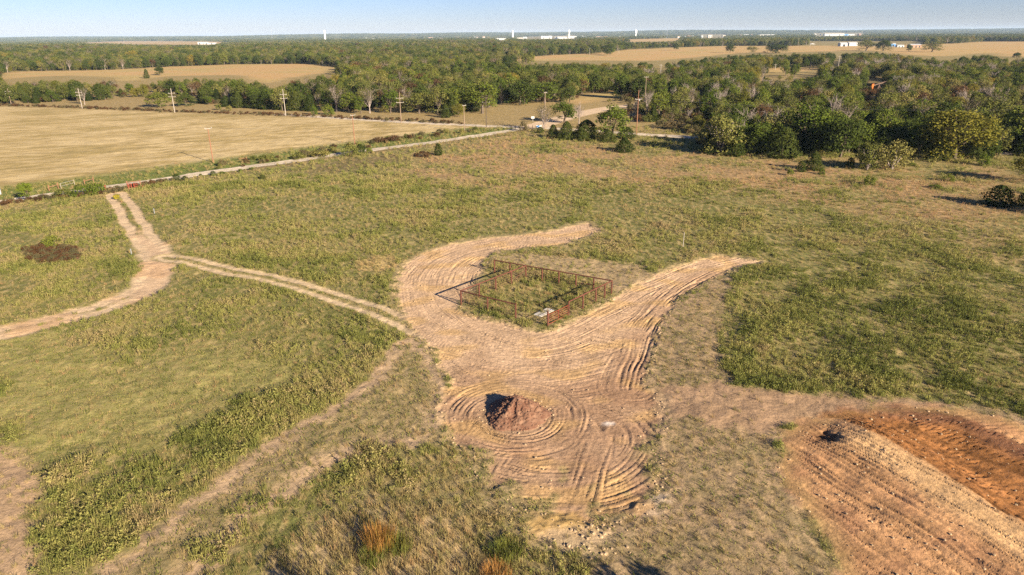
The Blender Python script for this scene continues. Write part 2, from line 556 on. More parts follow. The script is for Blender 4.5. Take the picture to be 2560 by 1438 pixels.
TOWNBOX2 = [[(a, 91), (b, 91), (b, 99), (a, 99)] for a, b in ((1140, 1236), (1450, 1560), (1690, 1745), (1860, 2028), (1000, 1110), (830, 960))]
CLEAR = [L1, R1, R2, R3, F1, F2] + TOWNBOX
PEEK = [[(2160, 198), (2212, 198), (2212, 222), (2160, 226)], [(1646, 158), (1656, 158), (1656, 178), (1646, 178)], [(2086, 138), (2104, 138), (2104, 162), (2086, 162)]]
FIELDS = [P(c) for c in (L1, R1, R2, R3, F1, F2)]
PILE = gnd(1288, 1036)[:2]
ARC2 = gnd(1375, 1090)[:2]
P_LOOP = smooth_line(P([(1560, 560), (1480, 572), (1380, 592), (1250, 607), (1150, 632), (1095, 668), (1078, 715), (1100, 770), (1160, 815), (1260, 850), (1350, 862), (1440, 835), (1550, 770), (1660, 715), (1760, 672), (1900, 640)]))
P_EAST = smooth_line(P([(1880, 650), (1760, 695), (1690, 745), (1640, 800), (1600, 870), (1575, 970)]))
P_CROSS = smooth_line(P([(980, 785), (1060, 840), (1150, 915), (1230, 960)]))
P_PIT = P([(1600, 850), (2200, 1200), (2800, 1560)])
FAN = gnd(1905, 912)[:2]


def ground_fields(x, y):
    """height, albedo, grassiness, class and plant densities of the ground at world points"""
    n = x.size
    big = fbm(x / 26, y / 26, 3, 1)
    mid = fbm(x / 7, y / 7, 3, 2)
    near = y < 260
    fine = np.zeros(n)
    fine[near] = fbm(x[near] / 1.1, y[near] / 1.1, 3, 3)
    z = terrain(x, y) + np.where(near, 0.11 * mid + 0.05 * fine, 0.0) * ss(400, 200, y)
    col = np.empty((n, 3))
    grass = np.ones(n)
    cls = np.zeros(n, np.int8)
    weed = np.clip(0.62 + 0.75 * mid + 0.55 * big, 0, 1)
    straw = np.clip(0.12 - 0.5 * mid - 0.25 * big, 0, 1)
    a, b, c = np.array([.20, .18, .064]), np.array([.315, .24, .11]), np.array([.14, .145, .045])
    t = np.clip(.5 + .7 * big + .5 * mid, 0, 1)[:, None]
    col[:] = a * (1 - t) + b * t
    t = np.clip(.3 + .8 * pn(x / 14, y / 9, 6), 0, 1)[:, None]
    col[:] = col * (1 - t * .6) + c * t * .6

    def lay(mask, rgb, g=None, w=None, s=None):
        k = mask > 1e-3
        m = mask[k][:, None]
        col[k] = col[k] * (1 - m) + np.array(rgb) * m
        for arr, val in ((grass, g), (weed, w), (straw, s)):
            if val is not None:
                arr[k] = arr[k] * (1 - mask[k]) + val * mask[k]

    def area(poly, soft, wob, sc=3.0, seed=11, margin=8):
        d = sdf(poly, x, y, margin)
        k = d < 900
        d[k] += wob * fbm(x[k] / sc, y[k] / sc, 2, seed)
        return ss(soft, -soft, d), d
    far = ss(400, 900, y)
    lay(far, (.27, .205, .09), .7, 0, 0)
    lay(ss(190, 240, y) * (1 - far), (.32, .225, .105), .6, .3, .6)
    mk, _ = area(REDGRASS, 9, 9, 16, 12, 25)
    mk = mk * np.clip(.75 + 1.1 * fbm(x / 15, y / 13, 3, 145), .1, 1)
    lay(mk * .95, (.345, .21, .112), .65, .2, .6)
    mk, _ = area(LIGHT, 3, 4, 6, 13)
    lay(mk * .95, (.27, .235, .085), .5, .04, .2)
    mk, _ = area(BAND, 1.5, 1.5, 3, 140)
    weed[:] = weed * (1 - mk) + mk * np.clip(.8 + .5 * mid + .4 * fine, 0, 1)
    lay(mk * .8, (.2, .175, .065))
    mk, _ = area(MOWN, .5, .7, 2, 14, 14)
    st = fbm((x * .62 + y * .78) / 1.0, (x * .78 - y * .62) / 9.0, 2, 15)
    lay(mk, (.27, .2, .105), .7, .1, .3)
    tt = mk * np.clip(.5 + 1.3 * st, 0, 1)
    lay(tt * .7, (.31, .225, .12), .5)
    lay(mk * ss(2.6, .6, -_), (.37, .255, .155), .22)
    edge_ = mk * ss(3, 1, -_)
    weed[:] = np.where(mk > .5, np.clip(ss(.1, .5, fbm(x / 5, y / 5, 2, 16)) * .9 * ss(0, 9, (x * .7 - y * .7) + 45), 0, .9), weed)
    mk, _ = area(BARE_L, .8, .8, 2, 17)
    lay(mk, (.36, .24, .145), .25, .01, .3)
    mk, _ = area(RIGHTMOWN, .4, .7, 2, 18)
    tr = np.clip(.45 + 1.1 * fbm(x / 3.2, y / 3.2, 3, 19), 0, 1)
    lay(mk, (.25, .18, .105), .75, .08, .3)
    lay(mk * (.35 + .65 * tr) * .9, (.32, .215, .13), .4)
    mk, _ = area(SCRAPE, .8, 1.2, 2.5, 142)
    lay(mk * .85, (.30, .19, .115), .12, .02, .06)
    mk, _ = area(BOTTOM, 1.5, 2, 3, 20)
    lay(mk * .8, (.3, .225, .115), .75, .3, .7)
    mk, _ = area(TALLDRY, .8, 1.2, 2.5, 21)
    lay(mk, (.40, .29, .155), .3, .02, 1.0)
    mk, _ = area(INNERBARE, .6, .9, 2, 22)
    lay(mk * .9, (.34, .24, .14), .45, .15, .35)
    mk, _ = area(BROWNPATCH, 1.2, 1.5, 3, 23)
    lay(mk, (.16, .085, .055), .3, .05, .1)
    mk, _ = area(WEEDSTRIP, .5, .7, 1.6, 141)
    weed[:] = np.maximum(weed, mk)
    # hay field with mown rows
    mk, d = area(HAY, .8, 1.0, 6, 24)
    k = mk > 0
    st = np.zeros(n)
    u, v = x * .87 + y * .5, -x * .5 + y * .87
    st[k] = .22 * fbm(u[k] / 24, v[k] / 5, 3, 25) + .4 * fbm(u[k] / 20, v[k] / 12, 3, 125) + .35 * fbm(u[k] / 90, v[k] / 40, 2, 26) + .5 * fbm(u[k] / 8, v[k] / 2.6, 2, 126)
    lay(mk, (.35, .255, .11), .1, 0, 0)
    lay(mk * np.clip(.35 + 1.9 * st, 0, 1), (.46, .35, .18))
    lay(mk * np.clip(-.1 - 1.7 * st, 0, .8), (.26, .2, .08))
    cls[d < 0] = 1
    for fp in FIELDS:
        mk, d = area(fp, 6, 10, 40, 27, 40)
        lay(mk, (.42, .27, .12), .15)
        lay(mk * np.clip(.2 + 1.2 * fbm(x / 60, y / 60, 2, 28), 0, 1), (.36, .27, .11))
        cls[d < 0] = 1
    mk, _ = area(GOLD, .5, .8, 2, 143)
    lay(mk, (.42, .3, .13), .3, .05, 1.0)
    mk, _ = area(DARKLOW, 2, 4, 7, 144, 14)
    lay(mk * .75, (.13, .09, .05), .5, .3, .1)
    # verge between hay field and gravel road, and red-brown strip along its far edge
    S, T = path_st(ROAD_L, x, y, 30)
    lay(ss(14, 5, np.abs(T - 7)) * (y < 240), (.12, .15, .035), .5, .35, .5)
    lay(ss(3, .5, np.abs(T + 4 + pn(S / 9, S * 0, 29))) * (y < 240) * .7, (.2, .12, .075), .4, .3, .6)
    # roads of pale gravel
    for L, wd in ((ROAD_L, 2.2), (ROAD2_L, 2.6)):
        S, T = path_st(L, x, y, 12)
        k = np.abs(T) < 900
        T[k] += .5 * pn(S[k] / 7, T[k] * 0, 31)
        mk = ss(wd + .4, wd - .4, np.abs(T))
        lay(mk, (.50, .41, .31), 0, 0, 0)
        lay(mk * ss(.7, .3, np.abs(T)) * .45, (.3, .26, .13))
        cls[np.abs(T) < wd] = 2
    S, T = path_st(ROAD3_L, x, y, 15)
    mk = ss(5.5, 4, np.abs(T))
    lay(mk, (.5, .37, .24), 0, 0, 0)
    cls[np.abs(T) < 4.5] = 2
    # two-wheel drive to the gate and the spur to the loop
    S, T = path_st(DRIVE_L, x, y, 8)
    k = np.abs(T) < 900
    T[k] += .35 * fbm(S[k] / 5, T[k] * 0, 2, 33)
    wide = 1.15 + 1.2 * ss(30, 48, S)
    mk = ss(.25, -.15, np.abs(np.abs(T) - 1.25) - .78)
    body = ss(wide + .6, wide - .3, np.abs(T)) * ss(32, 44, S)
    dmk = np.maximum(mk, body * np.clip(.75 + .5 * fine, 0, 1))
    edge = ss(3.4, 1.6, np.abs(T)) * np.clip(.1 + 1.1 * mid, 0, 1)
    lay(edge * .7, (.34, .17, .08), .5, .1, .3)
    lay(dmk, (.47, .345, .215), .02, 0, 0)
    lay(body * .5 * ss(.2, .8, mid + .3), (.46, .27, .13))
    z -= dmk * .10
    cls[dmk > .5] = 3
    fl, _ = area(FLARE, .5, .7, 2, 34)
    lay(fl, (.47, .33, .205), .05, 0, 0)
    lay(fl * ss(-.1, .5, mid) * .5, (.42, .25, .13))
    z -= fl * .06
    cls[fl > .5] = 3
    S, T = path_st(SPUR_L, x, y, 6)
    k = np.abs(T) < 900
    T[k] += .3 * fbm(S[k] / 6, T[k] * 0, 2, 35)
    mk = ss(.35, -.1, np.abs(np.abs(T) - 1.0) - .42)
    lay(ss(2.4, 1.2, np.abs(T)), (.27, .215, .095), .6, .18, .4)
    lay(mk * .95, (.47, .35, .215), .02, 0, 0)
    z -= mk * .09
    cls[mk > .5] = 3
    # graded loop with its tyre ruts
    dd = sdf(DIRT, x, y, 6)
    k = dd < 900
    dd[k] += .55 * fbm(x[k] / 1.6, y[k] / 1.6, 3, 36)
    lowy = ss(52, 43, y)
    dd[k] += (lowy * (1.3 * fbm(x / 2.2, y / 2.2, 3, 136)))[k]
    mk = ss(.55, -.55 - 1.2 * lowy, dd)
    k = mk > .01
    X, Y = x[k], y[k]
    warpx, warpy = X + .3 * pn(X / 7, Y / 7, 50), Y + .3 * pn(X / 7, Y / 7, 51)
    s1, t1 = path_st(P_LOOP, warpx, warpy, 30)
    s2, t2 = path_st(P_EAST, warpx, warpy, 30)
    s3, t3 = path_st(P_CROSS, warpx, warpy, 30)
    rp, ap = np.hypot(warpx - PILE[0], warpy - PILE[1]), np.arctan2(warpy - PILE[1], warpx - PILE[0])
    r2, a2 = np.hypot(warpx - ARC2[0], (warpy - ARC2[1]) * 1.15), np.arctan2((warpy - ARC2[1]), warpx - ARC2[0])

    def ruts(t, s, ln=10.0, seed=0, w=.36, amp=1.0, tread=1.0):
        t = t + .10 * pn(s / 3.5, t / 6, 65 + seed)
        b1 = pn(t / w, s / (ln * 1.4), 60 + seed)
        b2 = pn(t / (w * .55), s / ln, 61 + seed)
        on = ss(-.5, .2, pn(t / 1.1, s / 7, 66 + seed))
        lug = np.sin(s * 2 * np.pi / .4 + t * 5) * ss(.05, .4, pn(t / .8, s / 22, 63 + seed))
        q = 1 - np.abs(b1) * 2.4
        return amp * (-.075 * ss(.5, 1.0, q) * (.25 + on) + .03 * ss(-.1, -.5, b1) * on + .028 * b2 + .014 * tread * lug)
    h1, h2, h3 = ruts(t1, s1, 14, 0, .36, .95), ruts(t2, s2, 9, 5, .42, 1.25), ruts(t3, s3, 14, 10, .4, .9)
    hp, h4 = ruts(rp, ap * rp.clip(1), 8, 15, .42, 1.05), ruts(r2, a2 * 5.0, 6, 20, .46, 1.15)
    h5 = ruts(X * .5 + Y * .87, X * .87 - Y * .5, 9, 35, .4, 1.0)
    h6 = ruts(X * .96 - Y * .28, X * .28 + Y * .96, 9, 45, .45, 1.1)
    wE = ss(2.5, -2.5, np.abs(t2) - 2.6) * ss(4, 10, s2) * (Y > 50)
    wE = wE * ss(-1.5, 1.0, -t1)
    wC = ss(2.2, .6, np.abs(t3))
    wP = ss(7.2, 5.8, rp + .8 * pn(X / 3, Y / 3, 52))
    w4 = ss(54, 50, Y) * (1 - wP)
    hh = h1 * (1 - wE) + h2 * wE * 1.25
    hh = hh * (1 - wC) + h3 * wC
    cr = ss(.1, .35, pn(X / 6, Y / 6, 151)) * ss(71, 66, Y)
    hh = hh * (1 - cr) + h5 * cr
    cr = ss(.12, .3, pn(X / 4, Y / 7, 152))
    hh = hh * (1 - w4) + (h4 * (1 - cr) + h6 * cr) * w4
    hh = hh * (1 - wP) + hp * wP
    calm = ss(.1, .55, pn(X / 5.5, Y / 5.5, 53) + .25)
    zz = hh * (.58 + .42 * calm) + .014 * pn(X / .5, Y / .5, 54) + .02 * np.maximum(0, pn(X / .33, Y / .33, 154)) ** 2 * 3
    z[k] = z[k] * (1 - mk[k]) + mk[k] * (-.10 + .03 * mid[k] + zz)
    rim = ss(.9, .1, np.abs(dd[k])) * .06 * np.clip(.4 + fbm(X / .7, Y / .7, 2, 55), 0, 1)
    z[k] += rim
    pale, brown = np.array([.435, .295, .18]), np.array([.28, .17, .10])
    tt = np.clip(ss(66, 50, Y + 5 * pn(X / 6, Y / 6, 56)) * .8 + wE * .55 + .25 * pn(X / 3, Y / 3, 57), 0, 1)[:, None]
    dc = pale * (1 - tt) + brown * tt
    yl = (ss(.05, .5, pn(X / 4.5, Y / 3, 58)) * .5)[:, None]
    dc = dc * (1 - yl) + np.array([.44, .275, .105]) * yl
    dc *= (1 + .16 * pn(X / .8, Y / .8, 59))[:, None]
    m = mk[k][:, None]
    low = ss(.0, .5, fbm(X / 2.2, Y / 2.2, 2, 64) - .35 + 1.0 * ss(36, 44, Y) * -1 + .8)
    m = m * (1 - .55 * (ss(46, 41, Y) * low)[:, None])
    col[k] = col[k] * (1 - m) + dc * m
    grass[k] *= 1 - m[:, 0]
    weed[k] *= 1 - ss(.2, .7, mk[k])
    straw[k] *= 1 - ss(.2, .7, mk[k])
    cls[mk > .5] = 3
    hem = ss(1.6, .2, dd) * (1 - mk)
    lay(hem * .6, (.33, .23, .14), .4)
    weed *= 1 - .75 * hem
    ws = gnd(1518, 1058)
    lay(ss(.55, .1, np.hypot((x - ws[0]) * .8, y - ws[1]) + .2 * fine), (.55, .47, .4), 0)
    for (qx, qy, qr) in ((1600, 1270, 1.1), (1650, 1245, .7)):
        ws = gnd(qx, qy)
        lay(ss(qr, .2, np.hypot((x - ws[0]) * .5, y - ws[1]) + .5 * fine) * .6, (.46, .38, .3), 0)
    for (qx, qy, qr, qc) in ((1400, 1312, 2.0, (.40, .25, .09)), (1445, 1350, 1.9, (.42, .30, .18)), (1560, 1262, 1.6, (.34, .2, .09))):
        ws = gnd(qx, qy)
        lay(ss(qr, qr * .4, np.hypot((x - ws[0]) * .6, y - ws[1]) + .6 * fine) * .8, qc, .1, 0, .1)
    # clay bank with its orange face, lower right
    pd = sdf(PIT, x, y, 6)
    k = pd < 900
    pd[k] += .5 * fbm(x[k] / 1.5, y[k] / 1.5, 3, 70)
    mk = ss(.5, -.5, pd)
    k = mk > .005
    X, Y = x[k], y[k]
    od = sdf(ORANGE, X, Y, 12) + .35 * fbm(X / 1.2, Y / 1.2, 3, 71)
    om = ss(.3, -.3, od)
    sC, tC = path_st(CREST_L, X, Y, 60)
    sP, tP = path_st(P_PIT, X, Y, 60)
    rr = ruts(tP + .3 * pn(X / 4, Y / 4, 72), sP, 14, 30, .5, 1.0, .15)
    rF, aF = np.hypot(X - FAN[0], Y - FAN[1]), np.arctan2(Y - FAN[1], X - FAN[0])
    rr = rr * (1 - om) + om * ruts(aF * 15, rF, 12, 55, .55, 1.0, .0)
    left = ss(9.5, .3, np.where(tC < 0, -tC, 0.0))
    rt_ = ss(3.8, .2, np.where(tC > 0, tC, 0.0))
    bank = np.where(tC < 0, left, rt_) * .5 * ss(-1.0, 3.0, sC)
    dip = -.22 * ss(.5, 4, tC) * om * ss(0, -4, od)
    zz = bank + dip + rr * 1.3 + (.022 + .025 * om) * fbm(X / .5, Y / .5, 3, 73)
    z[k] += mk[k] * ss(0, -2.5, pd[k]) * (zz - .07 * fine[k]) + mk[k] * .03
    tan, ora, dark = np.array([.38, .21, .10]), np.array([.245, .108, .038]), np.array([.155, .075, .045])
    crest = np.array([.50, .31, .15])
    c0 = tan * (1 + .3 * pn(tP / .7, sP / 12, 74) + .18 * pn(tP / .3, sP / 6, 79))[:, None]
    q = (np.clip(.1 + .9 * fbm(X / 3, Y / 3, 2, 75), 0, .7))[:, None]
    c0 = c0 * (1 - q) + np.array([.30, .155, .08]) * q
    q = (ss(2.6, .5, np.abs(tC + 1.0)) * ss(0, 3, sC))[:, None]
    c0 = c0 * (1 - q) + crest * q
    o0 = ora * (1 + .6 * pn(aF * 15 / .7, rF / 7, 76) + .2 * pn(X / .4, Y / .4, 77))[:, None]
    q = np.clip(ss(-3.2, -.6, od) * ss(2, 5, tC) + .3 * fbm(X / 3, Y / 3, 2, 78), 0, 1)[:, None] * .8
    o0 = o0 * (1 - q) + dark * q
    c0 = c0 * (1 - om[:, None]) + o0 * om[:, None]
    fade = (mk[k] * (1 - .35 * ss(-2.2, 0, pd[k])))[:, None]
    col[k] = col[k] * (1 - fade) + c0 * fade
    grass[k] *= 1 - mk[k] * .97
    weed[k] *= 1 - mk[k]
    straw[k] *= 1 - mk[k]
    cls[mk > .5] = 4
    nt_ = gnd(2062, 1098)
    q = np.hypot((x - nt_[0]) * .8, (y - nt_[1]) * .9) + .55 * mid + .5 * fine
    z -= .38 * ss(1.1, .2, q) * (.7 + .3 * fine)
    lay(ss(1.2, .4, q + .3 * fine), (.13, .065, .035), .1, 0, 0)
    # corral yard
    mk, _ = area(CORRAL, .5, .4, 1.5, 80)
    weed[:] = np.where(mk > .5, np.clip(.42 + .7 * fine + .6 * mid - .8 * ss(73.5, 70.5, y - .2 * x), 0, 1), weed)
    straw[:] = np.where(mk > .5, .7, straw)
    lay(mk * ss(74, 70, y - .2 * x) * .8, (.36, .25, .145), .3)
    return z, col, grass, cls, np.clip(weed, 0, 1), np.clip(straw, 0, 1)


def axis(core0, core1, step, mid0, mid1, mstep, end0, end1, growth):
    c = np.arange(core0, core1, step)
    a = np.arange(core1, mid1, mstep)
    b = np.arange(core0 - mstep, mid0, -mstep)[::-1]
    out, s, q = [], mstep, mid1
    while q < end1:
        out.append(q)
        s *= growth
        q += s
    out.append(end1)
    lo, s, q = [], mstep, mid0
    while q > end0:
        s *= growth
        q -= s
        lo.append(q)
    return np.concatenate([lo[::-1], b, c, a, out])


gx = axis(-16, 33, .115, -100, 100, .27, -28000, 28000, 1.055)
gy = axis(29.5, 94, .115, 18, 140, .26, 2, 30000, 1.0115)
GX, GY = np.meshgrid(gx, gy)
fx, fy = GX.ravel(), GY.ravel()
gz, gcol, ggrass, gcls, _w, _s = ground_fields(fx, fy)
gz -= fx * 0
nx, ny = len(gx), len(gy)
idx = np.arange(nx * ny).reshape(ny, nx)
quads = np.stack([idx[:-1, :-1], idx[:-1, 1:], idx[1:, 1:], idx[1:, :-1]], -1).reshape(-1, 4)
qc = gcls[quads[:, 0]]
verts = np.stack([fx, fy, gz], -1)
for cid, nm in ((0, 'ground'), (1, 'hay_field'), (2, 'gravel_road'), (3, 'dirt_track'), (4, 'clay_bank')):
    q = quads[qc == cid]
    used, inv = np.unique(q, return_inverse=True)
    me = raw_mesh(nm, verts[used], inv.reshape(-1, 4), [M['ground']], True)
    ca = me.attributes.new('soil', 'FLOAT_COLOR', 'POINT')
    ca.data.foreach_set('color', np.concatenate([np.clip(gcol[used], 0, 1), np.ones((len(used), 1))], 1).astype(np.float32).ravel())
    ga = me.attributes.new('grassy', 'FLOAT', 'POINT')
    ga.data.foreach_set('value', ggrass[used].astype(np.float32))
    tag(link(nm, me), kind='structure')


def ground_z(x, y):
    return float(ground_fields(np.array([float(x)]), np.array([float(y)]))[0][0])


# ------------------------------------------------------------------ plants: leaf-built crowns over tapered limbs
def leaf_quads(p, nrm, size, rs, asp=.6):
    n = len(p)
    nrm = nrm / (np.linalg.norm(nrm, axis=1, keepdims=True) + 1e-9)
    t = np.cross(nrm, rs.normal(size=(n, 3)))
    t /= (np.linalg.norm(t, axis=1, keepdims=True) + 1e-9)
    b = np.cross(nrm, t)
    s = np.asarray(size).reshape(-1, 1) * np.ones((n, 1)) / 2
    v = np.stack([p - t * s, p - b * s * asp, p + t * s, p + b * s * asp], 1).reshape(-1, 3)
    return v, np.arange(n * 4).reshape(n, 4)


def sph(rs, n):
    d = rs.normal(size=(n, 3))
    return d / np.linalg.norm(d, axis=1, keepdims=True)


def crown_broad(rs, R, Ht, base=.3, nc=46, nl=58, leaf=.5, fill=1.0, shell=.72):
    zc, hz = Ht * (base + 1) / 2, Ht * (1 - base) / 2
    ps, ns = [], []
    for _ in range(nc):
        d = sph(rs, 1)[0]
        d[2] = abs(d[2]) if rs.rand() < .5 else d[2]
        if d[2] < 0:
            d[:2] /= max(.35, math.hypot(d[0], d[1])) ** .8
        q = shell * (.45 + .55 * rs.rand() ** .4) * (.82 + .36 * rs.rand())
        c = np.array([d[0] * R * q, d[1] * R * q, zc + d[2] * hz * q])
        rc = R * (.2 + .17 * rs.rand())
        n = int(nl * fill * (rc / (R * .28)) ** 2)
        e = sph(rs, n)
        ps.append(c + e * rc * (.6 + .5 * rs.rand(n, 1)) * np.array([1, 1, .8]))
        ns.append(e + .55 * rs.normal(size=(n, 3)) + np.array([0, 0, .35]))
    p, nn = np.concatenate(ps), np.concatenate(ns)
    k = p[:, 2] > .06 * Ht
    return leaf_quads(p[k], nn[k], leaf * (.6 + .8 * rs.rand(k.sum())), rs)


def crown_cedar(rs, R, Ht, n=3000, leaf=.42, round_=.7):
    zf = rs.rand(n) ** 1.25
    th = rs.rand(n) * 2 * np.pi
    prof = ((1 - zf) ** (round_ * .72)) * (.7 + .3 * ss(0, .16, zf))
    sp = rs.rand() * 40
    lump = 1 + .42 * pn(np.cos(th) * 1.8 + sp, np.sin(th) * 1.8 + zf * 5.5, 90) + .22 * pn(np.cos(th) * 4 + sp, np.sin(th) * 4 + zf * 12, 91)
    r = R * prof * lump * (.72 + .34 * rs.rand(n))
    p = np.stack([r * np.cos(th), r * np.sin(th), Ht * (.02 + .98 * zf)], -1)
    nn = np.stack([np.cos(th), np.sin(th), np.full(n, .55)], -1) + .5 * rs.normal(size=(n, 3))
    return leaf_quads(p, nn, leaf * (.6 + .8 * rs.rand(n)), rs, .5)


def limb_mb(rs, R, Ht, fork=.28, n1=6, n2=3, r0=.26, twigs=0, spread=.7):
    mb = MB()
    top = np.array([rs.normal() * .2, rs.normal() * .2, Ht * fork])
    mb.tube([(0, 0, -.2), (0, 0, Ht * fork * .5), top], [r0 * 1.25, r0, r0 * .8], 6)
    ends = []
    for k in range(n1):
        w = 2 * math.pi * (k + rs.rand() * .7) / n1
        q = .35 + .65 * rs.rand()
        e = np.array([math.cos(w) * R * spread * q, math.sin(w) * R * spread * q, Ht * (.98 - .38 * q * rs.rand() - .12 * q)])
        m = top * .5 + e * .5 + np.array([0, 0, -Ht * .03 * rs.rand()])
        mb.tube([top, m, e], [r0 * .55, r0 * .35, r0 * .1], 5)
        ends.append(e)
        for j in range(n2):
            s = top + (e - top) * (.35 + .5 * rs.rand())
            f = s + np.array([rs.normal(), rs.normal(), .5 + abs(rs.normal())]) * R * .26
            mb.tube([s, (s + f) / 2 + rs.normal(size=3) * .1, f], [r0 * .3, r0 * .2, r0 * .06], 4)
            ends.append(f)
            for _ in range(twigs):
                s2 = s + (f - s) * (.3 + .7 * rs.rand())
                f2 = s2 + np.array([rs.normal(), rs.normal(), .3 + rs.normal()]) * R * .15
                mb.tube([s2, f2], [r0 * .12, r0 * .05], 3)
    return mb, ends


SPEC = {}    # species -> list of (trunk mesh, crown mesh, height, radius)


def add_species(nm, trunk_mb, crown_vf, Ht, R, bark):
    tm = trunk_mb.mesh('trunk', bark)
    cm = raw_mesh('crown', crown_vf[0], crown_vf[1], [LEAF.get(nm, LEAF['sparse'])]) if crown_vf else None
    SPEC.setdefault(nm, []).append((tm, cm, Ht, R))


for q in range(3):
    rs = np.random.RandomState(100 + q)
    add_species('oak', limb_mb(rs, 4.6, 10, .25, 6, 2)[0], crown_broad(rs, 4.7, 10, .02, 60, 52, .5), 10, 4.7, M['bark'])
    add_species('elm', limb_mb(rs, 3.8, 10.5, .25, 6, 2)[0], crown_broad(rs, 3.9, 10.5, .03, 50, 50, .46, .95, .8), 10.5, 3.9, M['bark'])
    add_species('olive', limb_mb(rs, 3.6, 8.5, .2, 7, 3, .2, 2)[0], crown_broad(rs, 3.7, 8.5, .0, 50, 40, .38, .95, .82), 8.5, 3.7, M['bark'])
    mb, ends = limb_mb(rs, 3.8, 9, .22, 7, 4, .22, 4)
    ps = np.concatenate([e + rs.normal(size=(26, 3)) * .75 for e in ends])
    add_species('sparse', mb, leaf_quads(ps, sph(rs, len(ps)) + (0, 0, .4), .3 * (.5 + rs.rand(len(ps))), rs), 9, 3.8, M['palebark'])
    add_species('cedar', MB().tube([(0, 0, -.2), (0, 0, 3)], [.2, .1], 6), crown_cedar(rs, 2.7, 7.2, 3000, .4, .62 + .12 * q), 7.2, 2.7, M['bark'])
LEAF['bushy'] = LEAF['olive']
for q in range(2):
    rs = np.random.RandomState(130 + q)
    mb = MB()
    for k in range(9):
        w = k * .75 + rs.rand()
        mb.tube([(0, 0, -.2), (math.cos(w) * .8, math.sin(w) * .8, 2), (math.cos(w) * 1.7, math.sin(w) * 1.7, 4.2)], [.13, .09, .03], 5)
    add_species('bushy', mb, crown_broad(rs, 3.0, 6, -.3, 60, 48, .34, .95, .84), 6, 3.0, M['palebark'])
for q in range(2):
    rs = np.random.RandomState(140 + q)
    add_species('yellow', limb_mb(rs, 4.2, 9.5, .22, 7, 2, .22)[0], crown_broad(rs, 4.3, 9.5, -.02, 80, 64, .34, 1, .82), 9.5, 4.3, M['bark'])
    add_species('rust', limb_mb(rs, 3.5, 8, .22, 7, 3, .2, 2)[0], crown_broad(rs, 3.6, 8, .12, 40, 34, .4, .8, .8), 8, 3.6, M['bark'])
    add_species('bare', limb_mb(rs, 3.8, 9.5, .3, 7, 5, .24, 6)[0], None, 9.5, 3.8, M['palebark'])
    add_species('bright', limb_mb(rs, 1.6, 5, .2, 6, 2, .1)[0], crown_broad(rs, 1.7, 5, .06, 40, 40, .26, .9, .8), 5, 1.7, M['bark'])
for nm, leaf in (('shrub_green', 'elm'), ('shrub_cedar', 'cedar'), ('shrub_brown', 'sparse'), ('shrub_olive', 'olive'), ('shrub_rust', 'rust')):
    for q in range(2):
        rs = np.random.RandomState(170 + q)
        mb = MB()
        for k in range(7):
            w = k * .9 + rs.rand()
            mb.tube([(0, 0, -.1), (math.cos(w) * .5, math.sin(w) * .5, .6 + .6 * rs.rand())], [.05, .02], 4)
        cv = crown_broad(rs, 1.5, 2.1, -.15, 34, 36, .22, .9, .8) if leaf != 'cedar' else crown_cedar(rs, 1.35, 2.3, 1500, .22, .5)
        LEAF[nm] = LEAF[leaf]
        add_species(nm, mb, cv, 2.1, 1.5, M['bark'])


def plant(name, sp, base, h, wpx=None, width=None, label=None, cat='tree', group=None, tint=None, rs=RS, whole=None):
    """one plant of its own: an empty at its foot with stems and crown"""
    var = SPEC[sp][rs.randint(len(SPEC[sp]))]
    sz = h / var[2]
    sxy = (width / 2 / var[3]) if width else sz * (.9 + .2 * rs.rand())
    root = empty(name, base, rs.rand() * 6.28)
    root.scale = (sxy, sxy, sz)
    tag(root, label, cat, group)
    t = link('trunk' if cat == 'tree' else 'stems', var[0], root)
    if var[1]:
        c = link('crown' if cat == 'tree' else 'foliage', var[1], root)
        c['tint'] = float(rs.rand() * .6 + .2 if tint is None else tint)
    return root


